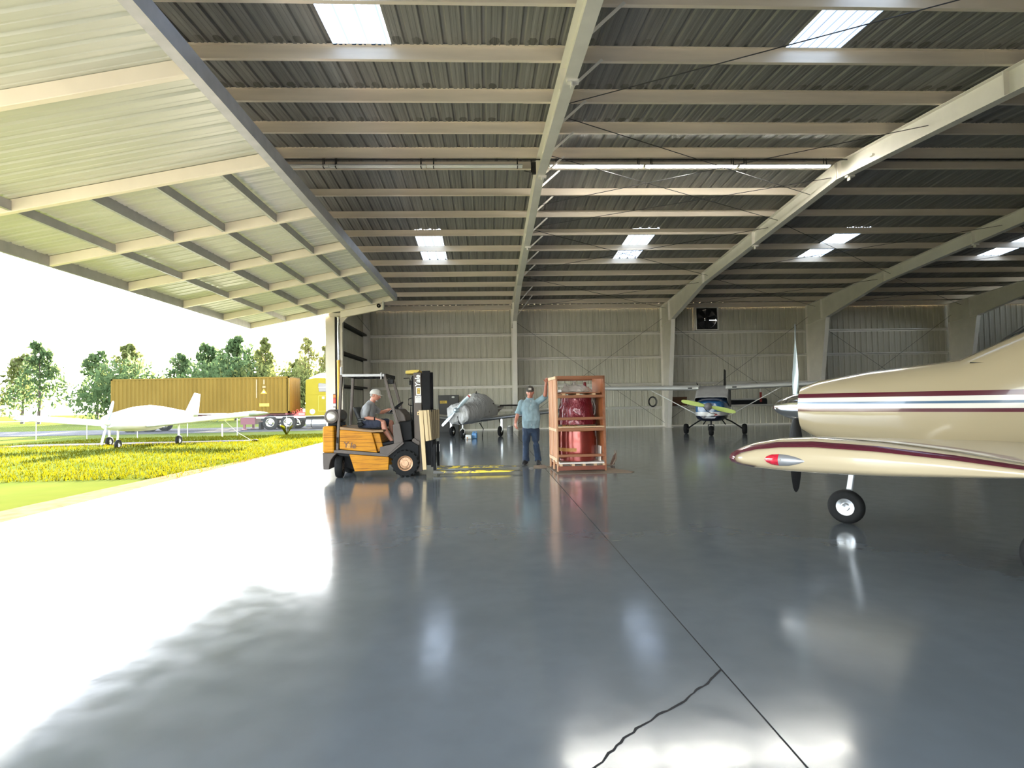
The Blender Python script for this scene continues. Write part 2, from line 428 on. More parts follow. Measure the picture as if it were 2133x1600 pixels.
# ================================================================== HANGAR DOOR (tilted open), JAMB, FIXTURES
t = NT('door sheet'); c = t.ramp(t.noise(1, 3, t.co((.4, 5, 5))), [(.3, (.57,.575,.51)), (.7, (.65,.65,.58))])
t.set(Base_Color=c, Roughness=.38); M['doorsheet'] = t.m
M['doorrail'] = mat('door rail paint', (.86,.77,.64), .45, 0, .05, 2)
M['doorbar'] = mat('door crossbar galvanised', (.42,.42,.43), .42, .25, .1, 4)
DO = V((-6.0, 14.0, 4.98))
def zd(x): return 5.45 + .189*(x + 3.55)            # underside of the door rails
door = struct(thing('door_1', None, None, DO)); T_ = Matrix.Translation(-DO)
DY = [22.72, 20.4, 17.75, 15.08, 12.42, 9.76, 7.1, 4.5, 2.4]
xa, xb = -9.0, -3.55
ZS = .21
# corrugated skin above the rails, ribs running down the slope
mb = MB(); prof = []
k = 0; y = 2.3
while y < 22.8:
    for py, ph in ((0,0),(.09,0),(.1,.006),(.12,.006),(.13,0),(.2,0),(.225,.03),(.265,.03),(.29,0)): prof.append((y+py, ph))
    y += RIB
n = len(prof); nx = 12; vs = []
for i in range(nx + 1):
    x = xa - .05 + (xb - xa + .05)*i/nx
    vs += [(x, py, zd(x) + ZS + ph) for py, ph in prof]
mb.add(vs, [(i*n+j, i*n+j+1, (i+1)*n+j+1, (i+1)*n+j) for i in range(nx) for j in range(n-1)])
mb.xf(T_).build('sheet', M['doorsheet'], door)
for y in DY:                                         # rails down the slope
    mb = MB(); h = ZS - .005
    for x0, x1 in ((xa, xb),):
        mb.prism([(x0, y-.05, zd(x0)), (x1, y-.05, zd(x1)), (x1, y-.05, zd(x1)+h), (x0, y-.05, zd(x0)+h)], (0, .1, 0))
    mb.xf(T_).build('rail', M['doorrail'], door, bevel=.008)
for xc in (-4.36, -5.43, -6.48, -7.66):              # crossbars between the rails
    for j, (y1, y0) in enumerate(zip(DY, DY[1:])):
        if y1 < 12.4 and xc > -7: continue
        w_ = .16 if xc != -6.48 else .2
        mb = MB(); z = zd(xc)
        mb.box((xc-.004, y0+.052, z+.02), (xc, y1-.052, z+.02+w_)).box((xc-.06, y0+.052, z+.016), (xc, y1-.052, z+.022)).box((xc-.06, y0+.052, z+.016), (xc-.055, y1-.052, z+.04))
        mb.xf(T_).build('crossbar', M['doorbar'], door)
MB().prism([(xa-.06, DY[-1]-.1, zd(xa)-.01), (xa+.0, DY[-1]-.1, zd(xa)-.01), (xa, DY[-1]-.1, zd(xa)+ZS+.04), (xa-.06, DY[-1]-.1, zd(xa)+ZS+.04)], (0, DY[0]-DY[-1]+.16, 0)).xf(T_).build('edge_beam', M['doorbar'], door)
MB().prism([(xb, DY[-1]-.1, zd(xb)-.01), (xb+.13, DY[-1]-.1, zd(xb)+.015), (xb+.13, DY[-1]-.1, zd(xb)+ZS+.04), (xb, DY[-1]-.1, zd(xb)+ZS+.03)], (0, DY[0]-DY[-1]+.16, 0)).xf(T_).build('edge_beam', M['doorbar'], door)
arm = MB().prism([(-5.6, 22.7, 4.80), (-3.95, 22.7, 5.11), (-3.93, 22.7, 5.36), (-5.6, 22.7, 5.06)], (0, .14, 0)).xf(T_).build('pivot_arm', M['doorrail'], door, bevel=.01)
MB().lathe([(.03,-.03),(.075,-.03),(.075,.03),(.03,.03),(.03,-.03)], 16, Matrix.Translation(V((-4.12, 22.66, 5.24))-DO) @ Matrix.Rotation(PI/2, 4, 'X'), cap=False).build('pivot_ring', M['black'], arm, 40)
MB().box((-3.98, 22.62, 5.1), (-3.93, 22.88, 5.42)).xf(T_).build('end_plate', M['white_paint'], arm)
# jamb at the far end of the opening
M['jamb'] = mat('door jamb cream', (.60,.54,.46), .45, 0, .06, 2)
tr1 = struct(MB().box((-6.22, 22.84, 0), (-5.86, 22.98, 4.92)).build('trim_2', M['jamb']))
struct(MB().box((-5.87, 22.9, 0), (-5.74, 22.98, 4.9)).build('trim_3', M['dark_steel']))
jp = struct(MB().box((-5.66, 22.80, 0), (-5.56, 23.0, 4.86)).prism([(-5.56, 22.8, 4.6), (-5.28, 22.8, 4.92), (-5.56, 22.8, 4.86)], (0, .1, 0)).build('trim_4', M['jamb'], bevel=.006))
struct(MB().box((-6.05, 22.78, 4.86), (-5.5, 23.0, 5.0)).build('trim_5', M['jamb']))
M['hyd_yellow'] = mat('hydraulic yellow', rgb(222,170,58), .4, 0, .08, 4)
hy = thing('hydraulic_cylinder', 'tall yellow hydraulic cylinder with grey rod on the hangar door jamb', 'hydraulic cylinder', (-5.70, 22.74, 0))
MB().cyl((0,0,.55), (0,0,3.12), .055, n=20).cyl((0,0,.5), (0,0,.58), .06, n=20).cyl((0,0,3.08), (0,0,3.16), .06, n=20).build('barrel', M['hyd_yellow'], hy, 40)
MB().cyl((0,0,3.1), (0,0,4.82), .034, n=16).ball((0,0,4.82), .05).build('rod', M['chrome'], hy, 40)
MB().box((-.09,-.03,.38), (.13,.06,.5)).build('mount', M['dark_steel'], hy)

# ---- strip lights under the ridge
M['housing'] = mat('lamp housing white', (.82,.82,.80), .4, 0, .05, 4)
M['tube_off'] = mat('unlit tube', (.85,.85,.82), .25, 0, 0)
t = NT('lit tube'); em = t.n('ShaderNodeEmission'); em.inputs[0].default_value = (1,.97,.88,1); em.inputs[1].default_value = TUBEK; t.l(em.outputs[0], t.out.inputs[0]); M['tube_on'] = t.m
def strip_light(x0, lit, label, group):
    L = 2.3; o = thing('strip_light', label, 'light fixture', (x0, YR - .26, 7.10), 0, group)
    MB().prism([(0,-.085,.022), (0,-.035,.07), (0,.035,.07), (0,.085,.022)], (L,0,0)).box((0,-.045,.0), (.03,.045,.03)).box((L-.03,-.045,0), (L,.045,.03)).build('housing', M['housing'], o)
    for yy in ((-.025, .025)):
        MB().cyl((.03,yy,.012), (L-.03,yy,.012), .019, n=12).build('tube', M['tube_on' if lit else 'tube_off'], o, 40)
    for xx in (.16, L-.12):
        MB().bar((xx,-.06,.25), (xx,-.06,-.01), .022, .006, up=(0,1,0)).bar((xx,-.06,-.01), (xx,.06,-.01), .022, .006).bar((xx,.06,-.01), (xx,.06,.25), .022, .006, up=(0,1,0)).build('hanger', M['dark_steel'], o)
strip_light(-1.34, 0, 'unlit fluorescent strip light ending at the central rafter, left of it', 'unlit strip lights in the left bay')
strip_light(-3.66, 0, 'unlit strip light in the middle of the left bay row under the ridge', 'unlit strip lights in the left bay')
strip_light(-5.97, 0, 'unlit strip light partly hidden above the tilted hangar door edge', 'unlit strip lights in the left bay')
strip_light(1.62, 1, 'glowing strip light starting just right of the central rafter', 'lit strip lights right of the central rafter')
strip_light(3.96, 1, 'glowing strip light second to the right of the central rafter', 'lit strip lights right of the central rafter')
strip_light(6.30, 1, 'glowing strip light third to the right of the central rafter', 'lit strip lights right of the central rafter')

# ---- exhaust fan set into the back wall
FNX, FNZ = FANX0 + 2*RIB, 5.5
fan = thing('exhaust_fan', 'square louvred exhaust fan high on the back wall beside the second column', 'fan', (FNX, YB-.2, FNZ))
h = .60; mb = MB()
for lo, hi in (((-h,0,h-.05),(h,.22,h)), ((-h,0,-h),(h,.22,-h+.05)), ((-h,0,-h),(-h+.05,.22,h)), ((h-.05,0,-h),(h,.22,h))): mb.box(lo, hi)
mb.build('housing', M['girt'], fan, bevel=.004)
mb = MB(); h2_ = h + .05
for lo, hi in (((-h2_,.17,h-.02),(h2_,.195,h2_)), ((-h2_,.17,-h2_),(h2_,.195,-h+.02)), ((-h2_,.17,-h+.02),(-h+.02,.195,h-.02)), ((h-.02,.17,-h+.02),(h2_,.195,h-.02))): mb.box(lo, hi)
mb.build('flange', M['girt'], fan)
ring = [(.5, -.02), (.53, 0), (.53, .08), (.5, .08)]
MB().lathe(ring + [ring[0]], 40, Matrix.Translation((0,.1,0)) @ Matrix.Rotation(PI/2, 4, 'X'), cap=False).build('shroud', M['dark_steel'], fan, 40)
mb = MB()
n = 40
outer = [(h-.05, 0)]
pts = []
for i in range(n):
    a = 2*PI*i/n; s = (h-.05)/max(abs(math.cos(a)), abs(math.sin(a)))
    pts.append(((.52*math.cos(a), .1, .52*math.sin(a)), (s*math.cos(a), .1, s*math.sin(a))))
mb.add([p for q in pts for p in q], [(2*i, 2*i+1, 2*((i+1) % n)+1, 2*((i+1) % n)) for i in range(n)])
mb.build('orifice_panel', M['dark_steel'], fan)
for k in range(6):
    a = 2*PI*k/6 + .2; mb = MB()
    e1 = V((math.cos(a), 0, math.sin(a))); e2 = V((-math.sin(a), .45, math.cos(a))).normalized()
    p0, p1 = e1*.1, e1*.49
    mb.add([p0+e2*.06+V((0,.08,0)), p1+e2*.13+V((0,.08,0)), p1-e2*.13+V((0,.08,0)), p0-e2*.06+V((0,.08,0))], [(0,1,2,3)])
    o_ = mb.build('blade', M['black'], fan); md = o_.modifiers.new('s', 'SOLIDIFY'); md.thickness = .004
MB().cyl((0,-.02,0), (0,.12,0), .1, n=20).cyl((0,-.1,0), (0,0,0), .075, n=20).build('motor', M['blackplastic'], fan, 40)
MB().bar((-.02,.02,-h), (-.02,.02,h), .05, .02, up=(0,1,0)).bar((.05,.02,-h), (.05,.02,h), .02, .02, up=(0,1,0)).build('motor_mount', M['dark_steel'], fan)
for k in range(11):
    z = -h+.05 + (2*h-.1)*(k+.5)/11; s = (.12, .12, .118, .12, .099, .0985, .0985, .12, .099, .12, .12)[k]
    MB().bar((-h+.05,.26,z), (h-.05,.26,z), .004, s, up=(0,.25,1)).build('louver', M['black'], fan)

# ---- things along the back wall
t = NT('cabinet grey'); t.set(Base_Color=(.052,.05,.047), Roughness=.5); M['cab'] = t.m
M['yellow_label'] = mat('yellow label', rgb(226,190,70), .5, 0, .04)
def text(s, size, name, m, parent, loc, rot, ext=.001, italic=0, bold=.0):
    cu = bpy.data.curves.new(name, 'FONT'); cu.body = s; cu.size = size; cu.extrude = ext; cu.shear = italic; cu.offset = bold; cu.align_x = 'LEFT'
    tmp = bpy.data.objects.new('tmp', cu); COL.objects.link(tmp)
    dg = bpy.context.evaluated_depsgraph_get(); me = bpy.data.meshes.new_from_object(tmp.evaluated_get(dg))
    bpy.data.objects.remove(tmp); bpy.data.curves.remove(cu)
    me.name = name; me.materials.clear(); me.materials.append(m)
    o = bpy.data.objects.new(name, me); COL.objects.link(o); o.parent = parent; o.location = loc; o.rotation_euler = rot
    return o
cab = thing('storage_cabinet', 'tall dark grey two-door metal cabinet with yellow label against the back wall', 'cabinet', (-2.36, 28.6, 0))
MB().box((0,0,.04), (.98,.5,1.80)).box((.03,.03,0), (.95,.47,.05)).build('body', M['cab'], cab, bevel=.006)
for k in (0, 1):
    d = MB().box((.02+.475*k,-.022,.08), (.485+.475*k,0,1.77)).build('door', M['cab'], cab, bevel=.005)
    MB().box(((.43,.54)[k],-.05,.82), ((.445,.555)[k],-.02,.98)).build('handle', M['black'], d)
lb = MB().box((.08,-.026,1.4), (.42,-.022,1.53)).build('label_plate', M['yellow_label'], cab)
mk = MB()
for xx, ww in ((.10,.035),(.145,.03),(.185,.04),(.235,.03),(.275,.03)): mk.box((xx,-.028,1.445), (xx+ww*.75,-.0262,1.49))
mk.build('print', M['dark_steel'], lb)
MB().lathe([(.0,0),(.075,0),(.075,.003),(0,.003)], 20, Matrix.Translation((.72,-.022,1.70)) @ Matrix.Diagonal((1,1,.6,1)) @ Matrix.Rotation(PI/2, 4, 'X')).build('sticker', M['white'], cab)
M['galv'] = mat('galvanised', (.62,.62,.61), .38, .4, .08, 8)
can = thing('trash_can', 'small galvanised steel bin on the floor beside the central column', 'bin', (.98, 25.0, 0))
MB().lathe([(.0,0),(.125,0),(.13,.02),(.145,.38),(.152,.39),(.145,.40),(.138,.385),(.12,.03),(0,.03)], 28, cap=False).build('shell', M['galv'], can, 40)
MB().lathe([(.146,.375),(.156,.38),(.156,.395),(.146,.40)], 28).build('rim', M['chrome'], can, 40)
M['blueplastic'] = mat('blue plastic', rgb(86,140,190), .35, 0, .05)
jug = thing('plastic_jug', 'white plastic jug with tan cap lying by the covered aircraft nose wheel', 'jug', (-.74, 22.85, 0), .15)
MB().box((-.11,-.09,.0), (.11,.09,.17)).build('body', M['white'], jug, 40, bevel=.03, seg=3)
MB().cyl((-.06,-.1,.05), (-.06,-.13,.05), .03, n=14).build('cap', mat('tan plastic', rgb(190,140,80), .4), jug, 40)
jb = thing('blue_bucket', 'blue plastic container behind the white jug by the nose wheel', 'container', (-.50, 23.10, 0), -.2)
MB().box((-.10,-.10,.0), (.10,.10,.22)).build('body', M['blueplastic'], jb, 40, bevel=.03, seg=3)
MB().cyl((-.05,0,.22), (-.05,0,.27), .035, n=14).build('cap', M['blueplastic'], jb, 40)
MB().tube([(-.01,0,.22),(0,0,.27),(.06,0,.28),(.08,0,.22)], .012, 8).build('handle', M['blueplastic'], jb, 40)
coil = MB()
for k in range(5):
    r = .19 + .012*k; coil.tube([(r*math.cos(2*PI*i/24)*(.85+.03*k), -.01*k, r*1.12*math.sin(2*PI*i/24)) for i in range(25)], .008, 6)
tag(coil.build('wire_coil', M['cable'], None, 40, loc=(8.42, 29.24, 1.29)), 'loop of black cable hanging on the girt left of the second column', 'cable coil')
M['ply_dark'] = mat('stained plywood', (.115,.05,.022), .55, 0, .3, 3, (1,1,7))
pl = thing('plywood_box', 'brown wooden box standing on the low girt right of the second column', 'box', (9.80, 29.2, 1.066))
MB().box((-.37,-.02,0), (.37,.2,.44)).build('body', M['ply_dark'], pl, bevel=.006)
MB().box((-.37,-.04,.36), (.37,-.021,.44)).box((-.37,-.04,0), (.37,-.021,.07)).build('batten', M['ply_dark'], pl)
tag(MB().box((-1.13,0,0), (1.13,.05,.24)).box((.4,.051,.24), (1.13,.08,.30)).build('black_board', M['blackplastic'], loc=(13.25, 29.28, 1.066), bevel=.004), 'long black board leaning on the low girt behind the high-wing aircraft', 'board')
# ================================================================== PEOPLE HELPERS
def remeshed(mb, voxel, name, m, parent=None, smooth_it=2, fold=0, fscale=14, seed=0, vdir=None):
    me = bpy.data.meshes.new('tmp'); me.from_pydata(mb.v, [], mb.f)
    b = bmesh.new(); b.from_mesh(me); bmesh.ops.recalc_face_normals(b, faces=b.faces); b.to_mesh(me); b.free()
    o = bpy.data.objects.new('tmp', me); COL.objects.link(o)
    md = o.modifiers.new('r', 'REMESH'); md.mode = 'VOXEL'; md.voxel_size = voxel
    dg = bpy.context.evaluated_depsgraph_get(); new = bpy.data.meshes.new_from_object(o.evaluated_get(dg))
    bpy.data.objects.remove(o); bpy.data.meshes.remove(me)
    b = bmesh.new(); b.from_mesh(new)
    for _ in range(smooth_it): bmesh.ops.smooth_vert(b, verts=b.verts, factor=.5, use_axis_x=True, use_axis_y=True, use_axis_z=True)
    if fold:
        b.normal_update()
        for v in b.verts:
            p = v.co*fscale; p = V((p.x, p.y, p.z*.55)) + V((seed, seed*2, 0))
            v.co += v.normal*(fold*(abs(noise.noise(p))*2 - .6) + fold*.4*noise.noise(p*2.3))
    b.to_mesh(new); b.free()
    new.name = name; new.materials.clear(); new.materials.append(m)
    new.polygons.foreach_set('use_smooth', [True]*len(new.polygons))
    o = bpy.data.objects.new(name, new); COL.objects.link(o)
    if parent: o.parent = parent
    return o
def limb(mb, pts, rad, n=14):
    """tapering limb with rounded ends through pts"""
    pts = [V(p) for p in pts]; P = []; Rr = []
    for k in range(len(pts) - 1):
        for s in range(4):
            P.append(pts[k].lerp(pts[k+1], s/4)); Rr.append(rad[k] + (rad[k+1]-rad[k])*s/4)
    P.append(pts[-1]); Rr.append(rad[-1])
    for _ in range(1):
        P = [P[0]] + [(P[i-1] + P[i]*2 + P[i+1])/4 for i in range(1, len(P)-1)] + [P[-1]]
    mb.tube(P, Rr, n)
    for p, r in ((P[0], Rr[0]), (P[-1], Rr[-1])): mb.ball(p, r, 12, 8)
def trunk(mb, rows, side, n=20, pw=2.4):
    """rows: (centre, half width along side, half depth); superellipse sections across the spine"""
    rs = []
    for i, (c, a, b) in enumerate(rows):
        c = V(c); ax = V(rows[min(i+1, len(rows)-1)][0]) - V(rows[max(i-1, 0)][0]); ax.normalize()
        s = (V(side) - ax*V(side).dot(ax)).normalized(); f = ax.cross(s)
        ring = []
        for k in range(n):
            t_ = 2*PI*k/n; ct, st_ = math.cos(t_), math.sin(t_)
            ring.append(c + s*(a*math.copysign(abs(ct)**(2/pw), ct)) + f*(b*math.copysign(abs(st_)**(2/pw), st_)))
        rs.append(ring)
    mb.rings(rs)
def headM(c, face, up=(0,0,1), k=1.0):
    f = V(face).normalized(); u = V(up); u = (u - f*u.dot(f)).normalized(); s = u.cross(f)
    m = Matrix((f*k, s*k, u*k)).transposed().to_4x4(); m.translation = V(c); return m
def head(mb, Mx):
    """local: +X face, +Y left, +Z up, origin at head centre, ~0.23 tall"""
    nu, nv = 36, 26; rs = []
    for j in range(nv + 1):
        t_ = -PI/2 + PI*j/nv; ring = []
        for i in range(nu):
            p = 2*PI*i/nu; ct = max(math.cos(t_), 1e-3)
            d = V((ct*math.cos(p), ct*math.sin(p), math.sin(t_)))
            x = .098*d.x; y = .077*d.y; z = .117*d.z
            if z < 0:                                   # narrow jaw
                q = min(1, -z/.117); y *= 1 - .28*q; x *= 1 - .05*q if d.x > 0 else 1 - .30*q
            if d.x < 0: x *= 1.03
            g = lambda y0, z0, sy, sz: math.exp(-((y-y0)/sy)**2 - ((z-z0)/sz)**2)
            if d.x > 0:
                x += .026*g(0, -.018, .011, .02) + .012*g(0, .006, .008, .02)      # nose
                x -= .010*(g(.030, .010, .016, .012) + g(-.030, .010, .016, .012))  # eye sockets
                x += .006*g(0, .03, .05, .010)                                       # brow
                x += .010*g(0, -.060, .022, .010) - .004*g(0, -.071, .02, .006)     # lips
                x += .013*g(0, -.098, .024, .018)                                    # chin
                x += .005*(g(.04, -.02, .02, .02) + g(-.04, -.02, .02, .02))         # cheeks
            ring.append(Mx @ V((x, y, z)))
        rs.append(ring)
    mb.rings(rs)
    for sg in (1, -1):
        mb.ball((-.008, sg*.079, -.004), (.018, .010, .032), 12, 8, M=Mx)
def face_bits(Mx, parent, hairmat, brow=True):
    for sg in (1, -1):
        e_ = MB().ball((.0825, sg*.029, .010), (.010,.0125,.0065), 12, 8, M=Mx).build('eye', M['eye_white'], parent, 60); MB().ball((.0905, sg*.029, .010), (.003,.0052,.0052), 10, 6, M=Mx).build('iris', M['eye'], e_, 60)
        if sg > 0: MB().ball((.0935, 0, -.063), (.006,.021,.0035), 12, 6, M=Mx).build('mouth', M['lips'], parent, 60)
        if brow: MB().ball((.089, sg*.030, .029), (.008,.018,.005), 10, 6, M=Mx).build('eyebrow', hairmat, parent, 60)
def hand(mb, wrist, fdir, pnorm, side, curl=(20,30,20), spread=5, k=1., thumb_curl=15, thumb_out=42):
    """fdir: wrist to knuckles; pnorm: out of the palm; side=+1 thumb along fdir x pnorm, -1 opposite"""
    f = V(fdir).normalized(); p = V(pnorm); p = (p - f*p.dot(f)).normalized(); s = f.cross(p)*side; w = V(wrist)
    rs = []
    for d, hw, hh in ((0,.026,.019),(.03,.034,.017),(.065,.041,.015),(.092,.040,.013)):
        ring = []
        for i in range(14):
            a = 2*PI*i/14; ring.append(w + f*d*k + s*(hw*math.cos(a)*k) + p*(hh*math.sin(a)*k))
        rs.append(ring)
    mb.rings(rs)
    for off, L, base in ((.031,.072,.088),(.011,.082,.094),(-.010,.077,.091),(-.030,.060,.084)):
        q = w + f*base*k + s*off*k; d = (f + s*(off*spread*.12)).normalized(); pts = [q - f*.012*k]; ang = 0
        seg = (.46*L, .31*L, .23*L)
        for c_, sl_ in zip(curl, seg):
            ang += R(c_); dd = d*math.cos(ang) + p*math.sin(ang); q = q + dd*sl_*k; pts.append(q.copy())
        mb.tube(pts, [.0092*k,.0088*k,.0082*k,.0070*k], 8)
        for pp, r_ in zip(pts[1:], (.0092,.0086,.0072)): mb.ball(pp, r_*k, 8, 6)
    q = w + f*.025*k + s*.026*k; a = R(thumb_out); d = f*math.cos(a) + s*math.sin(a); pts = [q - d*.01*k]
    for j, sl_ in enumerate((.04,.034,.027)):
        b_ = R(thumb_curl*j); dd = (d*math.cos(b_) + (p*.7 - s*.5).normalized()*math.sin(b_)); q = q + dd*sl_*k; pts.append(q.copy())
    mb.tube(pts, [.014*k,.0115*k,.0100*k,.0085*k], 8)
    for pp, r_ in zip(pts[1:], (.0115,.0100,.0086)): mb.ball(pp, r_*k, 8, 6)
def foot(mb, heel, toe, w=.045, h=.06):
    heel, toe = V(heel), V(toe); d = (toe - heel); s = V((-d.y, d.x, 0)).normalized(); rs = []
    for t_, ww, hh in ((-.04,.6,.7),(.0,.85,1.15),(.25,.85,1.5),(.5,.95,1.25),(.75,1.08,.85),(.95,.9,.6),(1.02,.5,.35)):
        c = heel + d*t_; ring = []
        for i in range(14):
            a = 2*PI*i/14; z = math.sin(a); ring.append(c + s*(w*ww*math.cos(a)) + V((0,0,h*hh*(.5+.5*z) if z > -.6 else 0)))
        rs.append(ring)
    mb.rings(rs)
def cap(Mx, m, parent, brim=.085, patch=None):
    mb = MB(); rs = []
    for j in range(9):
        a = (PI/2)*j/8; r = math.cos(a)**.75 if j < 8 else .02; z = .028 + .105*math.sin(a)
        rs.append([Mx @ V((.112*r*math.cos(2*PI*i/24) - .004, .090*r*math.sin(2*PI*i/24), z + .006*math.cos(2*PI*i/24))) for i in range(24)])
    mb.rings(rs); c = mb.build('cap', m, parent, 50)
    mb = MB(); top = []; bot = []
    for i in range(13):
        a = -1.15 + 2.3*i/12; x0, y0 = .100*math.cos(a), .085*math.sin(a)
        ext = brim*max(.12, math.cos(a*1.1))**.6
        for lst, dz in ((top, .004), (bot, -.003)):
            lst.append((Mx @ V((x0, y0, .036+dz)), Mx @ V((x0 + ext*.96, y0*1.02, .036 + dz - .10*ext - 2.0*y0*y0))))
    n = 13; vs = [p for q in top for p in q] + [p for q in bot for p in q]; fs = []
    for i in range(n-1):
        fs += [(2*i, 2*i+1, 2*i+3, 2*i+2), (2*n+2*i, 2*n+2*i+2, 2*n+2*i+3, 2*n+2*i+1), (2*i+1, 2*n+2*i+1, 2*n+2*i+3, 2*i+3), (2*i, 2*i+2, 2*n+2*i+2, 2*n+2*i)]
    mb.add(vs, fs); mb.build('brim', m, c, 50)
    MB().ball((-.004,0,.136), (.009,.009,.005), 10, 6, M=Mx).build('button', m, c, 50)
    if patch: MB().box((.100,-.032,.052), (.110,.032,.098), M=Mx).build('patch', patch, c, bevel=.004)
    return c
def skinmat(name, c, red):
    t = NT(name); t.set(Base_Color=t.ramp(t.noise(9, 4), [(.3, c), (.7, red)]), Roughness=.45, Subsurface_Weight=.12)
    t.b.inputs['Subsurface Radius'].default_value = (.012,.005,.003); t.bump(t.noise(120, 2), .12, .003); return t.m
def cloth(name, c, var=.12, sc=10, weave=260, b=.2):
    t = NT(name); d = tuple(x*(1-var) for x in c); l_ = tuple(x*(1+var) for x in c)
    t.set(Base_Color=t.ramp(t.noise(sc, 4), [(.3, d), (.7, l_)]), Roughness=.85); t.b.inputs['Sheen Weight'].default_value = .15
    t.bump(t.math('ADD', t.math('MULTIPLY', t.noise(weave, 1), .15), t.noise(22, 3, t.co((1,1,.6)))), b, .012); return t.m
M['skin_a'] = skinmat('sunburnt skin', (.47,.20,.135), (.58,.26,.175))
M['skin_b'] = skinmat('ruddy skin', (.50,.205,.14), (.60,.265,.19))
M['lips'] = mat('lips', (.33,.11,.09), .5, 0, 0); M['eye_white'] = mat('eye white', (.6,.55,.5), .3, 0, 0)
M['eye'] = mat('eye', (.05,.035,.03), .2, 0, 0)
M['hair_grey'] = mat('grey hair', (.26,.24,.22), .8, 0, .2, 60)
M['tee'] = cloth('grey cotton tee', (.26,.26,.265))
M['shorts'] = cloth('navy shorts', (.022,.027,.05))
M['cap_white'] = cloth('off white cap', (.50,.47,.42), .06)
M['denim_shirt'] = cloth('washed blue shirt', (.235,.335,.375), .14, 7)
M['jeans'] = cloth('dark blue jeans', (.016,.032,.065), .35, 5)
M['boots'] = mat('dark leather', (.018,.016,.015), .55, 0, .3, 20)
t = NT('camo cap'); t.set(Base_Color=t.ramp(t.noise(28, 3), [(.42, (.03,.026,.02)), (.5, (.085,.07,.05)), (.62, (.025,.022,.018))]), Roughness=.85); M['camo'] = t.m

# ================================================================== FORKLIFT
t = NT('worn forklift yellow')
sc1 = t.noise(1, 6, t.co((1.2, 1.2, 42)), .7); sc2 = t.noise(3.2, 4)
c = t.mix(t.ramp(sc2, [(.35, 0.), (.7, .6)]), rgb(200,136,26), rgb(178,110,20))
c = t.mix(t.ramp(sc1, [(.50, 0.), (.60, .75)]), c, rgb(112,66,18))
t.set(Base_Color=c, Roughness=.55); t.b.inputs['Specular IOR Level'].default_value = .25; M['fl_yellow'] = t.m
M['fl_dark'] = mat('forklift brown grey', rgb(86,75,68), .55, .0, .14, 6)
M['fl_black'] = mat('forklift black', (.006,.006,.007), .6, .0, .2, 12, spec=.2)
M['fl_tan'] = mat('forklift tan lip', rgb(140,108,72), .5, 0, .1, 6)
M['vinyl'] = mat('seat vinyl', (.008,.009,.010), .5, 0, .15, 14)
M['gold'] = mat('gold wheel rim', rgb(184,140,104), .38, .25, .22, 22)
t = NT('worn yellow fork'); c = t.mix(t.ramp(t.noise(4, 5, t.co((1, 1, 3)), .65), [(.47, 0.), (.52, 1.)]), rgb(236,206,62), (.10,.095,.085)); t.set(Base_Color=c, Roughness=.45, Metallic=.2); M['fork'] = t.m
t = NT('lumber pale'); wv = t.noise(1, 5, t.co((9, 9, .7)), .6); t.set(Base_Color=t.ramp(wv, [(.3, rgb(206,176,128)), (.7, rgb(222,198,154))]), Roughness=.6); M['pine'] = t.m
t = NT('lumber weathered dark'); wv = t.noise(1, 5, t.co((9, 9, .7)), .6); t.set(Base_Color=t.ramp(wv, [(.3, rgb(98,84,60)), (.7, rgb(142,124,92))]), Roughness=.7); M['oldwood_dark'] = t.m  # weathered boards; the shade on the far ones is put into the colour
def D(u, v):                      # side elevation of the truck: drawing units of 1/104.5 m about the drive wheel
    return ((u - 848)/104.5, (993 - v)/104.5 - .0184*(u - 848)/104.5)
def P3(u, v, y): x, z = D(u, v); return (x, y, z)
fk = thing('forklift', 'worn yellow and brown forklift truck with upright mast and wood-faced carriage', 'forklift', (-1.587, 11.56, 0))
W = 1.08
def slab(name, pts, y0, y1, m, parent=None, bev=.012):
    return MB().prism([P3(u, v, y0) for u, v in pts], (0, y1-y0, 0)).build(name, M[m], parent or fk, bevel=bev)
slab('chassis', [(700,938),(712,937),(790,944),(812,934),(840,921),(856,921),(872,930),(872,968),(852,972),(812,955),(808,953),(735,953),(712,951),(700,945)], .05, W-.05, 'fl_black')
slab('frame_rail', [(700,938.5),(714,937.5),(795,944.8),(807,944.5),(840.5,921.5),(843,925),(809,952),(700,943.6)], -.012, .05, 'fl_dark', bev=.006)
slab('counterweight', [(677,893),(679,889.5),(700,889),(700.6,944),(677,944)], 0, W, 'fl_yellow', bev=.03)
slab('counterweight_base', [(677,944.2),(706,944.6),(700,950),(694,958),(691,968),(690,978),(677.5,978)], .0, W, 'fl_dark')
slab('engine_hood', [(712,897),(777,902),(788,943.5),(711.6,936.5)], .0, W, 'fl_yellow')
slab('hood_front', [(777.4,903),(792,904.5),(800,938),(788.4,943)], .05, W-.05, 'fl_yellow')
slab('hood_lip', [(713,890.5),(779,897.5),(801,897),(801,901.5),(778,902.5),(713,896.5)], -.015, W+.01, 'fl_tan', bev=.01)
slab('side_skirt', [(731,946.8),(812,953),(810,979),(742,982)], -.01, .07, 'fl_yellow')
slab('side_skirt', [(731,946.8),(812,953),(810,979),(742,982)], W-.07, W+.01, 'fl_yellow')
stp = slab('step_plate', [(793.6,932.5),(820,926),(840.5,921),(809,949.5),(793.4,944)], -.02, .1, 'fl_dark', bev=.006)
MB().lathe([(0,0),(.034,0),(.04,.008),(0,.008)], 20, Matrix.Translation(V(P3(801,937.5,-.02))) @ Matrix.Rotation(PI/2, 4, 'X')).build('boss', M['fl_dark'], stp, 40)
slab('floor_plate', [(790,925),(842,917),(842,921),(793,931)], .08, W-.08, 'fl_black')
slab('underbody', [(690,950),(735,953),(742,984),(700,972)], .25, W-.25, 'fl_black')
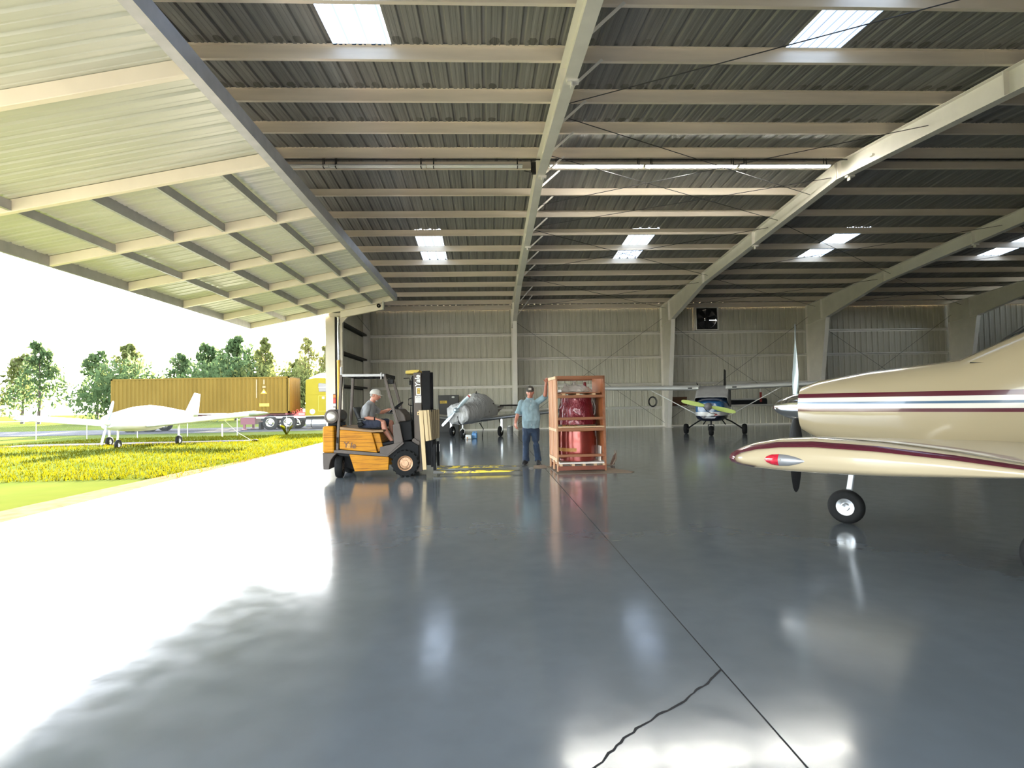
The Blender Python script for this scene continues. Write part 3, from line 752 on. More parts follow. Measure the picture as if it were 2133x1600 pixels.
slab('exhaust_box', [(748,980),(764,980),(762,986),(750,986)], .4, .75, 'fl_black')
# cowl and leg plates at the front
for y0 in (-.005, W-.055):
    slab('cowl_plate', [(820,887),(829,882.5),(834,884),(841,922),(822,926)], y0, y0+.06, 'fl_dark', bev=.008)
slab('dashboard', [(823,854),(833,855),(843,866),(846,880),(836,881),(828,880)], .12, W-.12, 'fl_dark', bev=.02)
slab('cowl', [(830,881),(857,879),(859,918),(841,922)], .1, W-.1, 'fl_black', bev=.02)
# wheels
def wheel(name, r, w, hubr, loc, rz, rim, lugs=18, facing=-1):
    o = bpy.data.objects.new(name, None); COL.objects.link(o); o.parent = fk; o.location = loc; o.rotation_euler = (0,0,rz); o.empty_display_size = .1
    A = Matrix.Rotation(PI/2, 4, 'X'); A2 = Matrix.Rotation(-PI/2, 4, 'X')
    mb = MB().lathe([(hubr,-w/2*.9),(r*.8,-w/2),(r*.93,-w/2*.95),(r*.985,-w/2*.72),(r,-w/2*.3),(r,w/2*.3),(r*.985,w/2*.72),(r*.93,w/2*.95),(r*.8,w/2),(hubr,w/2*.9),(hubr,-w/2*.9)], 48, A, cap=False)
    for k in range(lugs):
        a = 2*PI*k/lugs
        for sg in (1, -1):
            aa = a + (PI/lugs if sg < 0 else 0)
            Mx = Matrix.Rotation(-aa, 4, 'Y') @ Matrix.Translation((r*.985, sg*w*.27, 0)); mb.cbox((0,0,0), (r*.085, w*.46, r*.17), M=Mx) if 0 else mb.box((-r*.05,-w*.23,-r*.075), (r*.045,w*.23,r*.075), M=Mx)
    mb.build('tire', M['black'], o, 35)
    mb = MB().lathe([(hubr*1.02,-w/2*.92),(hubr*1.02,w/2*.9),(hubr*.9,w/2*.9),(hubr*.82,w*.1),(hubr*.8,-w*.30),(hubr*.45,-w*.34),(hubr*.42,-w*.44),(.001,-w*.44),(.001,-w*.30),(hubr*.45,-w*.26)], 40, A2, cap=False)
    mb.lathe([(hubr*.86,-w/2*.8),(hubr*1.06,-w/2*.98),(hubr*1.06,-w/2*.8)], 40, A2, cap=False)
    for k in range(8):
        a = 2*PI*k/8; mb.cyl((hubr*.62*math.cos(a),-w*.28,hubr*.62*math.sin(a)), (hubr*.62*math.cos(a),-w*.40,hubr*.62*math.sin(a)), hubr*.085, n=6)
    if facing > 0: mb.xf(Matrix.Rotation(PI, 4, 'Z'))
    mb.build('rim', rim, o, 35)
    return o
wheel('wheel', .262, .19, .142, (-.035, .09, .262), 0, M['gold'])
wheel('wheel', .262, .19, .142, (-.035, W-.09, .262), 0, M['gold'], facing=1)
wheel('wheel', .214, .145, .115, (-1.335, .13, .214), R(94), M['fl_dark'], 0)
wheel('wheel', .214, .15, .115, (-1.335, W-.12, .214), R(80), M['fl_dark'], 0, 1)
# gas tank across the back
x, z = D(695.5, 869.5)
gt = MB().lathe([(.0,0),(.06,.006),(.10,.03),(.125,.07),(.13,.11),(.13,.78),(.12,.83),(.07,.87),(0,.88)], 32, Matrix.Translation((x, -.02, z)) @ Matrix.Rotation(-PI/2, 4, 'X')).build('gas_tank', mat('tank dark grey', (.06,.06,.062), .4, .5, .1), fk, 40)
MB().lathe([(.0,-.014),(.05,-.012),(.085,.0),(.103,.016),(.09,.03),(0,.03)], 32, Matrix.Translation((x, -.02, z)) @ Matrix.Rotation(-PI/2, 4, 'X')).build('tank_end_cap', mat('worn steel tank end', (.55,.5,.44), .35, .5, .15, 16), gt, 40)
MB().lathe([(.105,.0),(.136,.01),(.138,.06),(.112,.05)], 32, Matrix.Translation((x, -.02, z)) @ Matrix.Rotation(-PI/2, 4, 'X'), cap=False).build('collar', M['fl_dark'], gt, 40)
for yy in (.2, .6):
    MB().box((x-.12, yy, z-.2), (x+.12, yy+.05, z-.12)).box((x-.05, yy, z-.28), (x+.05, yy+.05, z-.18)).build('tank_bracket', M['fl_black'], fk)
    MB().lathe([(.131,0),(.137,0),(.137,.04),(.131,.04),(.131,0)], 32, Matrix.Translation((x, yy, z)) @ Matrix.Rotation(-PI/2, 4, 'X'), cap=False).build('strap', M['fl_dark'], gt, 40)
# seat
slab('seat_base', [(741,889),(790,889),(790,897),(744,895)], .3, .8, 'fl_black')
slab('seat_cushion', [(752,881),(786,882),(788,889),(750,889)], .3, .8, 'vinyl', bev=.03)
sb = slab('seat_back', [(731,851),(738,850),(754,886),(744,889)], .3, .8, 'vinyl', bev=.025)
slab('armrest', [(742,874),(756,873),(758,878),(744,879)], .24, .3, 'vinyl', bev=.012)
slab('seat_belt_case', [(742,884),(752,882),(757,888),(747,892)], .22, .29, 'fl_black')
# overhead guard
for y in (.0, W-.07):
    a, b = P3(716, 784, y+.035), P3(706.5, 938, y+.035)
    MB().bar(a, b, .07, .05, up=(1,0,0)).build('guard_leg', M['fl_dark'], fk, bevel=.008)
    a, b = P3(803, 783, y+.035), P3(838, 918, y+.035)
    MB().bar(a, b, .05, .055, up=(1,0,0)).build('guard_leg', M['fl_dark'], fk, bevel=.008)
    MB().bar(P3(714, 785.2, y+.035), P3(804, 784.5, y+.035), .06, .055).build('guard_rail', M['grey_metal'] if y < .1 else M['fl_black'], fk, bevel=.008)
for u in (717, 738, 759, 780, 803):
    MB().bar(P3(u, 785, .03), P3(u, 785, W-.03), .035, .035).build('guard_bar', M['fl_black'], fk)
MB().bar(P3(804, 785, .02), P3(806, 785.5, W-.02), .06, .07).build('guard_bar', M['fl_black'], fk)
MB().box((P3(714,0,0)[0], .0, D(0,792)[1]-.03), (P3(714,0,0)[0]+.03, .06, D(0,778)[1]-.03)).build('lamp_bracket', M['grey_metal'], fk)
MB().box(V(P3(796.5,793,-.02)), V(P3(798.5,779,.05))).build('lamp_bracket', M['grey_metal'], fk)
# rear combination lamp
tl = MB().box(V(P3(699.5,851,-.01)), V(P3(706,823,.04))).build('tail_lamp', M['fl_dark'], fk, bevel=.004)
for v0, v1, col in ((825,831,(236,120,40)),(832,842,(214,52,40)),(843,849,(236,232,224))):
    MB().box(V(P3(700.3,v1,-.03)), V(P3(705.3,v0,-.008))).build('lens', mat('lens %d' % v0, rgb(*col), .25, 0, 0), tl, bevel=.004)
# work lamps and handles
for u, v, y in ((814.5,797,.1),(848.5,797,.85)):
    MB().box(V(P3(u-6,v+5,y)), V(P3(u+6,v-5,y+.12))).cyl(P3(u,v-5,y+.06), P3(u-1,v-12,y+.06), .012).build('work_lamp', M['blackplastic'], fk, bevel=.01)
MB().tube([P3(847,831,W-.1), P3(840,833,W-.1), P3(839.5,846,W-.1), P3(844,848,W-.1), P3(850,847,W-.1)], .011, 8).build('grab_handle', M['fl_black'], fk, 40)
MB().tube([P3(836,789,.5), P3(848,788.5,.5), P3(850,792,.5), P3(850,800,.5)], .007, 6).build('hose', M['fl_black'], fk, 40)
# steering wheel and column
sx_, sz_ = D(818.5, 851.5); Ms = Matrix.Translation((sx_, .56, sz_)) @ Matrix.Rotation(R(-38), 4, 'Y')
pts = [(.165*math.cos(2*PI*i/36), .165*math.sin(2*PI*i/36), 0) for i in range(37)]
sw = MB().tube(pts, .016, 8).bar((-.15,0,0), (.15,0,0), .02, .01).bar((0,-.15,0), (0,.15,0), .02, .01).cyl((0,0,-.02), (0,0,.02), .035).xf(Ms).build('steering_wheel', M['blackplastic'], fk, 40)
MB().cyl(Ms @ V((0,0,-.02)), P3(834,872,.56), .025).build('steering_column', M['fl_black'], fk, 40)
for k in range(3): MB().tube([P3(824+2*k,878,.25+.06*k), P3(821+2*k,862,.25+.06*k)], .007, 6).ball(P3(821+2*k,861,.25+.06*k), .016, 10, 8).build('lever', M['blackplastic'], fk, 40)
# mast
for y in (.17, W-.28):
    MB().box(V(P3(861.5,985,y)), V(P3(877.5,778,y+.11))).build('mast_channel', M['fl_dark'], fk, bevel=.006)
    MB().box(V(P3(879,972,y+.015)), V(P3(895.5,774,y+.095))).build('mast_channel', M['fl_black'], fk, bevel=.006)
for v in (781, 850, 930):
    MB().box(V(P3(866,v+5,.28)), V(P3(874,v-3,W-.28))).build('mast_crossbar', M['fl_black'], fk)
for y in (.33, W-.38):
    MB().cyl(P3(858,962,y), P3(858,784,y), .022).build('lift_cylinder', M['fl_black'], fk, 40)
    MB().cyl(P3(855,905,y-.08), P3(842,918,y-.08), .03).build('tilt_cylinder', M['fl_black'], fk, 40)
MB().tube([P3(856,795,.3), P3(853,860,.3), P3(857,905,.3)], .012, 6).build('hose', M['fl_black'], fk, 40)
MB().cyl(P3(862,920,.12), P3(862,920,.2), .045).cyl(P3(868,925,.1), P3(868,925,.2), .05).build('trunnion', M['fl_dark'], fk, 40)
ml = MB().prism([P3(844.5,774.5,.2), P3(858,772.5,.2), P3(873,772,.2), P3(873,775,.2), P3(866,779.5,.2), P3(844.5,780.5,.2)], (0,.55,0)).build('mast_cap', mat('yellow mast cap', rgb(206,180,76), .45), fk, bevel=.004)
# lettering and plates on the mast
lab = M['white']
xx, zz = D(874.6, 808)
text('Yale', .138, 'lettering', lab, fk, (xx, .168, zz), (PI/2, -PI/2, 0), .002, .15, .004)
pl1 = MB().box(V(P3(866.5,825.5,.164)), V(P3(876.5,808.5,.17))).build('load_plate', lab, fk)
MB().box(V(P3(868.3,823,.162)), V(P3(875,810.5,.1645))).build('symbol', M['yellow_label'], pl1)
pk = MB()
for k, (u0, u1, v0, v1) in enumerate(((869.3,873.8,820.8,822),(869.3,870.3,812,820),(872.8,873.8,814,820),(870.3,874.2,812,813),(871,872.4,815.5,817.5))): pk.box(V(P3(u0,v1,.1605)), V(P3(u1,v0,.1622)))
pk.build('symbol_line', M['fl_dark'], pl1)
pl2 = MB().box(V(P3(864,841.5,.164)), V(P3(877.3,826.5,.17))).build('data_plate', mat('paper white', (.74,.70,.68), .6), fk)
pk = MB()
for k in range(4): pk.box(V(P3(866.5+2.6*k,831-(k % 2),.1625)), V(P3(868.3+2.6*k,829-(k % 2),.1642)))
pk.build('printed_line', M['grey_metal'], pl2)
xx, zz = D(719.5, 933.4)
fl_txt = mat('faded brown lettering', rgb(108,72,44), .5, 0, .1)
text('Y', .155, 'lettering', fl_txt, fk, (xx, -.006, zz+.005), (PI/2, 0, 0), .003, .12, .003)
text('le', .155, 'lettering', fl_txt, fk, (xx+.128, -.006, zz-.005), (PI/2, R(3), 0), .003, .12, .003)
text('a', .155, 'lettering', mat('nearly worn off lettering', rgb(204,150,66), .5, 0, .05), fk, (xx+.062, -.004, zz), (PI/2, 0, 0), .002, .12, .003)
MB().box(V(P3(706,924,-.012)), V(P3(709,912,.0))).build('vent', M['fl_black'], fk)
# carriage with wood boards
for v1, v0 in ((972,955),(935,925),(860,856)): MB().box(V(P3(896,v1,.1)), V(P3(900,v0,W-.1))).build('carriage_plate', M['fl_black'], fk)
for y in (.12, .38, .66, W-.17):
    MB().box(V(P3(896,975,y)), V(P3(900,857,y+.05))).build('carriage_bar', M['fl_black'], fk)
for y in (.2, W-.3): MB().box(V(P3(886,966,y)), V(P3(897,925,y+.1))).build('carriage_roller', M['fl_black'], fk)
bo = [((873,857),(881.6,857),(887.6,979),(880,980),.02,'pine'),((881.8,856.8),(889,856.8),(893.6,919.5),(886.5,921),.03,'pine'),((889.2,856.6),(894,856.6),(898.6,919),(893.8,919.5),.05,'pine')]
for k in range(5): bo.append(((894.2+3.9*k,856.5-.15*k),(897.9+3.9*k,856.4-.15*k),(901+3.0*k,918.5-.9*k),(898+2.9*k,919-.9*k),.07+.035*k,'oldwood_dark'))
for a, b, c_, d_, y, m_ in bo:
    MB().prism([P3(*q, y) for q in (a, b, c_, d_)], (0,.11,0)).build('backrest_board', M[m_], fk, bevel=.004)
wt = MB().box(V(P3(869,867,.10)), V(P3(875.5,860,.15))).build('wood_block', M['pine'], fk)
MB().cyl(P3(871.5,864,.09), P3(871.5,864,.11), .012).build('bolt', M['fl_black'], wt)
# forks
for y, z1 in ((.07, 0), (W-.17, 0)):
    x0, x1 = D(901, 0)[0], 2.26
    mb = MB().prism([(x0, y, .035), (x0, y, .10), (x0+.055, y, .10), (x0+.10, y, .088), (x1-.5, y, .075), (x1, y, .05), (x1+.02, y, .04), (x1-.35, y, .035)], (0, .11, 0))
    f_ = mb.build('fork', M['fork'], fk, bevel=.004)
    MB().box((x0, y, .1), (x0+.05, y+.11, .62)).build('shank', M['fl_black'], f_, bevel=.004)
    MB().box((x0-.01, y+.02, .40), (x0+.06, y+.09, .56)).build('fork_pin', M['girt'] if y > .5 else M['fl_black'], f_)

# ------------------------------------------------------------------ operator on the seat
op = MB(); LO = V((-1.587, 11.56, 0))
Hm = headM((-2.290, 12.08, 1.612), (.94, -.12, -.26), (.2, 0, 1), 1.02)
head(op, Hm)
limb(op, [(-2.375, 12.08, 1.43), (-2.325, 12.08, 1.555)], [.062, .056])
trunk(op, [((-2.475,12.08,.99),.165,.115), ((-2.485,12.08,1.06),.185,.14), ((-2.465,12.08,1.15),.180,.145), ((-2.44,12.08,1.26),.185,.130), ((-2.41,12.08,1.36),.185,.115), ((-2.38,12.08,1.43),.12,.085), ((-2.37,12.08,1.46),.065,.06)], (0,1,0))
limb(op, [(-2.41,11.89,1.375), (-2.45,11.84,1.17), (-2.235,11.865,1.135)], [.058, .043, .031])
limb(op, [(-2.40,12.27,1.375), (-2.22,12.40,1.25), (-2.045,12.26,1.315)], [.058, .043, .031])
hand(op, (-2.235,11.865,1.135), (.95,.12,-.12), (0,.15,-1), -1, (12,22,14), 5)
hand(op, (-2.045,12.26,1.315), (.86,-.42,.12), (.25,-.25,-1), 1, (28,42,30), 4)
for y, kn, an in ((11.95, (-2.10,11.88,1.055), (-1.905,11.88,.66)), (12.21, (-2.01,12.28,1.04), (-1.88,12.28,.66))):
    limb(op, [(-2.46,y,1.02), kn, ], [.092, .062]); limb(op, [kn, (kn[0]*.62+an[0]*.38+.0-.035, kn[1], kn[2]*.62+an[2]*.38), an], [.058, .056, .036])
op.xf(Matrix.Translation(-V((-2.45, 12.08, .9))))
OP = V((-2.45, 12.08, .9))
opr = tag(remeshed(op, .0055, 'person', M['skin_a']), 'seated person in white cap and grey tee driving the forklift', 'person'); opr.location = OP
Tm = Matrix.Translation(-OP)
face_bits(Tm @ Hm, opr, M['hair_grey'])
cap(Tm @ Hm @ Matrix.Rotation(R(-4), 4, 'Y'), M['cap_white'], opr, .075)
MB().ball((.068,0,-.094), (.026,.028,.020), 16, 10, M=Tm @ Hm).build('goatee', M['hair_grey'], opr, 60)
hb = MB()
rs = []
for j in range(7):
    z = -.035 + .075*j/6; rs.append([Tm @ Hm @ V(((-.001-.100*math.cos(a_))*(1-.12*(1-j/6)), .082*math.sin(a_)*(1-.08*(1-j/6)), z)) for a_ in [(-1.25 + 2.5*i/16) for i in range(17)]])
hb.rings(rs, cap=False, close=False); o_ = hb.build('hair', M['hair_grey'], opr, 60); md = o_.modifiers.new('s', 'SOLIDIFY'); md.thickness = .005; md.offset = 1
sh = MB()
trunk(sh, [((-2.47,12.08,1.0),.185,.15), ((-2.485,12.08,1.08),.205,.165), ((-2.46,12.08,1.17),.200,.168), ((-2.44,12.08,1.27),.205,.148), ((-2.41,12.08,1.37),.200,.128), ((-2.385,12.08,1.435),.135,.095), ((-2.37,12.08,1.475),.078,.075), ((-2.358,12.08,1.50),.068,.066)], (0,1,0))
limb(sh, [(-2.41,11.90,1.385), (-2.44,11.845,1.23)], [.075, .068]); limb(sh, [(-2.40,12.26,1.385), (-2.285,12.36,1.295)], [.075, .066])
sh.xf(Tm); remeshed(sh, .01, 'tee_shirt', M['tee'], opr, 2, .010, 11, 3)
st_ = MB()
trunk(st_, [((-2.53,12.08,.985),.17,.12), ((-2.48,12.08,.985),.195,.13), ((-2.43,12.08,1.02),.19,.12)], (0,1,0))
limb(st_, [(-2.46,11.95,1.02), (-2.19,11.89,1.05)], [.112, .092]); limb(st_, [(-2.46,12.21,1.02), (-2.10,12.27,1.045)], [.112, .09])
st_.xf(Tm); remeshed(st_, .01, 'shorts', M['shorts'], opr, 2, .007, 12, 5)
MB().lathe([(.031,-.012),(.037,-.012),(.037,.012),(.031,.012),(.031,-.012)], 20, Tm @ Matrix.Translation((-2.262,11.862,1.138)) @ Matrix.Rotation(PI/2, 4, 'Y'), cap=False).build('watch', M['fl_black'], opr, 40)
for an in ((-1.905,11.88,.66), (-1.88,12.28,.66)):
    f_ = MB(); foot(f_, (an[0]-.03, an[1], .575), (an[0]+.2, an[1]-.01, .57), .05, .075); limb(f_, [(an[0],an[1],.66),(an[0],an[1],.60)], [.045,.05]); f_.xf(Tm); remeshed(f_, .008, 'shoe', M['boots'], opr, 1)
# ================================================================== CRATE WITH WRAPPED ENGINE
def woodmat(name, a, b, sc=(10,10,.8), r=.55):
    t = NT(name); wv = t.noise(1, 5, t.co(sc), .65); kn = t.noise(2.3, 2)
    c = t.ramp(wv, [(.3, a), (.7, b)]); c = t.mix(t.math('MULTIPLY', t.ramp(kn, [(.62, 0.), (.72, 1.)]), .35), c, tuple(x*.55 for x in a))
    t.set(Base_Color=c, Roughness=r); return t.m
M['crate_v'] = woodmat('crate wood upright', rgb(178,122,86), rgb(208,160,120))
M['crate_h'] = woodmat('crate wood crosswise', rgb(132,78,48), rgb(164,108,72), (.8,10,10))
M['crate_p'] = woodmat('crate pale wood', rgb(200,160,120), rgb(220,186,148))
M['crate_ply'] = woodmat('crate plywood', rgb(150,84,46), rgb(170,104,60), (.7,6,.7))
M['crate_dk'] = woodmat('crate base board', rgb(112,54,34), rgb(140,74,50), (.8,10,10))
M['board_wh'] = mat('pale board', (.74,.66,.58), .6, 0, .06, 8)
M['cardboard'] = mat('cardboard', (.22,.16,.11), .75, 0, .12, 5)
CW, CD, CHT = 1.01, .98, 1.92
cr_ = thing('crate', 'tall open wooden crate standing on cardboard with red wrapped engine inside', 'crate', (1.393, 11.67, .012), R(2.6))
def cb(name, lo, hi, m, parent=None): return MB().box(lo, hi).build(name, M[m], parent or cr_, bevel=.004)
# left face: frame with two upright panels
for y in (0, .46, CD-.05): cb('post', (0, y, 0), (.035, y+.05 if y else .06, CHT), 'crate_v')
for z, h in ((CHT-.06,.06), (.80,.06), (.20,.07)): cb('side_rail', (-.006, .0, z), (.03, CD, z+h), 'crate_p')
for y in (.06, .17, .30, .42, .51, .63, .75, .86): cb('side_slat', (.012, y, .25), (.026, y+.088, CHT-.03), 'crate_v')
# right face: posts with plywood skin
for y in (0, CD-.05): cb('post', (CW-.04, y, 0), (CW, y+.055, CHT), 'crate_h')
MB().box((CW-.05, .05, .20), (CW-.038, CD-.05, CHT-.02)).build('plywood_panel', M['crate_ply'], cr_)
cb('side_rail', (CW-.04, 0, CHT-.07), (CW, CD, CHT), 'crate_h')
# front rails
for z, h in ((CHT-.065,.065), (1.475,.055), (1.03,.055), (.805,.065), (.285,.055)): cb('front_rail', (.035, -.012, z), (CW-.04, .018, z+h), 'crate_h')
cb('front_rail', (.035, -.01, .875), (CW-.04, .03, .905), 'crate_p'); 
for x in (.05, .93): cb('block', (x, -.008, .868), (x+.05, .03, .905), 'crate_p')
# back and top rails
for z, h in ((CHT-.065,.065), (1.475,.055), (.805,.065), (.285,.055)): cb('back_rail', (.035, CD-.03, z), (CW-.04, CD, z+h), 'crate_h')
# floor and shelf
cb('base_board', (.02, -.005, .02), (CW-.03, .035, .105), 'crate_dk'); cb('base_board', (.02, CD-.03, .02), (CW-.03, CD, .105), 'crate_dk')
for x in (.05, .30, .52, .75, .93): cb('block', (x, .0, .105), (x+.06, CD-.02, .145), 'crate_p')
cb('deck', (.06, -.01, .145), (CW-.05, CD-.02, .178), 'board_wh')
cb('shelf', (.10, .02, 1.565), (CW-.1, CD-.05, 1.590), 'crate_h')
for x in (.13, .42, .75): cb('block', (x, .01, 1.53), (x+.07, CD-.06, 1.565), 'crate_p')
MB().box((.90, .16, .178), (.925, .40, .53)).build('upright_board', M['board_wh'], cr_, rot=(0, R(3), 0), bevel=.003)
MB().box((.045, .03, 1.60), (.12, .10, 1.645)).build('label_block', M['white'], cr_)
eng = thing('wrapped_engine', 'engine wrapped in crimson plastic standing inside the wooden crate', 'engine', (1.393+.485, 11.67+.51, .195), R(2.6))
t = NT('crimson wrap')
wr = t.n('ShaderNodeTexNoise'); wr.inputs['Scale'].default_value = 8; wr.inputs['Detail'].default_value = 4; wr.inputs['Distortion'].default_value = 1.6
t.l(t.co((1.6, 1.6, .9), rot=(.5, .6, 0)), wr.inputs['Vector'])
t.set(Base_Color=t.ramp(t.noise(2.5, 3), [(.3, (.15,.008,.018)), (.7, (.25,.02,.032))]), Roughness=.26, Metallic=.25, Coat_Weight=.5)
t.bump(wr.outputs['Fac'], .55, .05); M['wrap_red'] = t.m
t = NT('smooth pink foil'); t.set(Base_Color=t.ramp(t.noise(2, 2), [(.3, (.22,.026,.020)), (.7, (.29,.046,.030))]), Roughness=.27, Metallic=.45, Coat_Weight=.3); t.bump(t.noise(3, 3), .25, .03); M['foil'] = t.m
M['tan_tape'] = mat('tan masking paper', rgb(170,118,52), .5, 0, .12, 12)
t = NT('clear grey plastic'); t.set(Base_Color=(.50,.46,.43), Roughness=.2, Alpha=.62, Coat_Weight=.4); t.bump(t.noise(14, 4), .6, .03); M['plastic'] = t.m
def wrapl(prof, m, name, amp, parent, sc=6, n=56, M_=None):
    mb = MB().lathe(prof, n, M_); out = []
    for p in mb.v:
        q = V(p); nz = noise.noise(V((q.x*sc+q.z*sc*.8, q.y*sc-q.z*sc*.5, q.z*sc*.5)))
        d = V((q.x, q.y, 0)); d = d.normalized() if d.length > .02 else d; out.append(tuple(q + d*(amp*nz)))
    mb.v = out; return mb.build(name, m, parent, 60)
lo = [(0,0)] + [(.385 + .012*math.sin(PI*k/12), .0 + .66*k/12) for k in range(13)] + [(.33,.68),(0,.68)]
wrapl(lo, M['foil'], 'lower_case', .004, eng)
MB().lathe([(.0,.685),(.40,.685),(.405,.70),(.405,.725),(.40,.74),(0,.74)], 48).build('flange', M['oldwood_dark'], eng, 40)
up_ = [(0,.745)] + [(.395 - .085*(k/14)**1.1 + .006*math.sin(k), .745 + .60*k/14) for k in range(15)] + [(0,1.36)]
wrapl(up_, M['wrap_red'], 'upper_case', .018, eng, 7, 72)
for z0, z1 in ((.61,.665),(.20,.27)):
    mb = MB(); rs = []
    for i in range(25):
        a = PI*1.05 + PI*(.85 if z0 > .5 else .38)*i/24; rs.append([V((r_*math.cos(a), r_*math.sin(a), z)) for r_, z in ((.401,z0),(.405,z0),(.405,z1),(.401,z1))])
    mb.rings(rs); mb.build('tape_band', M['tan_tape'], eng, 40)
mb = MB()
for k in range(9): a = PI*1.2 + k*.09; mb.tube([V((.412*math.cos(a), .412*math.sin(a), .70)), V((.425*math.cos(a+.03), .425*math.sin(a+.03), .735)), V((.412*math.cos(a+.07), .412*math.sin(a+.07), .70))], .012, 6)
mb.build('tape_fold', M['tan_tape'], eng, 40)
top = [(0,1.40),(.30,1.402),(.335,1.43),(.30,1.49),(.22,1.54),(.12,1.565),(0,1.575)]
wrapl(top, M['plastic'], 'plastic_bonnet', .065, eng, 8, 64)
for x, y, h in ((-.23,-.05,.10),(-.02,.05,.13),(.19,-.02,.12)):
    MB().lathe([(.05,0),(.035,.05),(.03,h),(.0,h+.004)], 14, Matrix.Translation((x,y,1.50))).build('bolt_boss', M['wrap_red'] if x > 0 else M['plastic'], eng, 50)
mb = MB(); rs = []
for k in range(9):
    z = .42 + .90*k/8; rs.append([V((.34 + .04*math.sin(k*1.3+i) + .02*i, -.16 + .07*i + .02*math.sin(2.1*k+i*2), z)) for i in range(6)])
mb.rings(rs, cap=False, close=False); o_ = mb.build('loose_sheet', M['plastic'], eng, 60); md = o_.modifiers.new('s', 'SOLIDIFY'); md.thickness = .004
# cardboard sheets on the floor
cbm = MB().prism([(1.36,11.36,.0015),(2.80,11.30,.0015),(2.90,11.46,.0015),(2.40,12.55,.0015),(1.30,12.80,.0015)], (0,0,.006)).build('cardboard_sheet', M['cardboard'])
tag(cbm, 'wide flattened cardboard sheet lying on the floor beneath the crate', 'cardboard')
cb2 = MB().prism([(.97,12.48,.0015),(1.27,12.42,.0015),(1.27,12.96,.0015),(1.02,12.94,.0015)], (0,0,.012)).build('cardboard_sheet', M['cardboard'])
tag(cb2, 'small cardboard sheet on the floor by the standing person\'s boots', 'cardboard')
fp = thing('cardboard_flap', 'torn cardboard piece curling upright on the floor right of the crate', 'cardboard', (2.84, 12.83, 0))
mb = MB(); rs = []
for k in range(14):
    s = k/13; x = -.42 + .50*s; z = .008 + (.27*max(0, s-.62)/.38)**1 * (1 if s > .62 else 0); x = x if s < .8 else x - .10*(s-.8)/.2
    rs.append([V((x, -.22 + .36*j/5*(1-.35*s) + .07*s, z + (.05*math.sin(j*1.9)*s if s > .62 else 0))) for j in range(6)])
mb.rings(rs, cap=False, close=False); o_ = mb.build('sheet', M['cardboard'], fp, 40); md = o_.modifiers.new('s', 'SOLIDIFY'); md.thickness = .006
MB().prism([(-.16,-.1,.012),(-.06,-.13,.012),(-.02,-.11,.27),(-.08,-.08,.20)], (.0,.006,0)).build('torn_strip', M['ply_dark'], fp)
tg = MB(); 
for k in range(7): tg.tube([(0+.02*math.sin(k*2), .03*math.cos(k*3), .006+.004*k), (.03*math.cos(k), .04*math.sin(k*1.7), .02+.003*(k % 3)), (.06*math.sin(k*2.3), .02*k-.05, .006)], .004, 5)
tag(tg.build('crumpled_wrap', M['plastic'], loc=(.93, 12.40, 0)), 'crumple of clear plastic on the floor at the edge of the small cardboard', 'plastic wrap')

# ================================================================== STANDING PERSON
mn = MB(); MP = V((1.0, 13.2, 0)); Tn = Matrix.Translation(-MP)
Hn = headM((.99, 13.185, 1.634), (-.10, -.96, -.17), (-.02, -.12, 1), 1.04)
head(mn, Hn)
limb(mn, [(.985, 13.255, 1.44), (.988, 13.22, 1.565)], [.066, .060])
body = [((1.0,13.24,.80),.165,.115), ((1.0,13.235,.90),.178,.13), ((1.0,13.215,1.00),.185,.15), ((.995,13.215,1.12),.182,.15), ((.985,13.235,1.26),.188,.135), ((.98,13.25,1.38),.19,.115), ((.983,13.255,1.44),.125,.085), ((.986,13.25,1.475),.068,.062)]
trunk(mn, body, (1,0,0))
limb(mn, [(.80,13.25,1.395), (.70,13.235,1.14), (.64,13.12,.965)], [.060, .046, .031])
hand(mn, (.64,13.12,.965), (.06,-.16,-1), (.75,.45,-.05), -1, (20,28,20), 4)
limb(mn, [(1.15,13.25,1.405), (1.318,13.02,1.545), (1.318,12.775,1.84)], [.060, .047, .031])
hand(mn, (1.318,12.775,1.84), (.10,-.55,.80), (.12,-.72,-.52), -1, (18,52,38), 4)
kn = ((.868,13.19,.455),(1.098,13.19,.455)); an = ((.866,13.25,.09),(1.146,13.25,.09))
for hx, k_, a_ in ((.905,kn[0],an[0]), (1.092,kn[1],an[1])):
    limb(mn, [(hx,13.24,.80), (k_[0], k_[1]+.02, k_[2])], [.080,.042]); limb(mn, [(k_[0], k_[1]+.02, k_[2]), a_], [.042,.036])
mn.xf(Tn)
mm = tag(remeshed(mn, .0055, 'person', M['skin_b']), 'standing person in blue shirt and jeans with one hand on the crate top', 'person'); mm.location = MP
face_bits(Tn @ Hn, mm, M['hair_grey'])
cap(Tn @ Hn @ Matrix.Translation((.002,0,.012)) @ Matrix.Rotation(R(-3), 4, 'Y'), M['camo'], mm, .085, M['cap_white'])
hb = MB(); rs = []
for j in range(6):
    z = -.02 + .06*j/5; rs.append([Tn @ Hn @ V(((-.001-.100*math.cos(a_))*(1-.1*(1-j/5)), .082*math.sin(a_)*(1-.06*(1-j/5)), z)) for a_ in [(-1.3 + 2.6*i/16) for i in range(17)]])
hb.rings(rs, cap=False, close=False); o_ = hb.build('hair', M['hair_grey'], mm, 60); md = o_.modifiers.new('s', 'SOLIDIFY'); md.thickness = .005; md.offset = 1
sh = MB()
trunk(sh, [((1.0,13.23,.83),.192,.135), ((1.0,13.225,.92),.205,.165), ((1.0,13.195,1.02),.212,.192), ((.995,13.20,1.13),.205,.185), ((.985,13.23,1.27),.208,.158), ((.98,13.25,1.385),.205,.13), ((.983,13.255,1.45),.145,.1), ((.986,13.25,1.49),.082,.075)], (1,0,0))
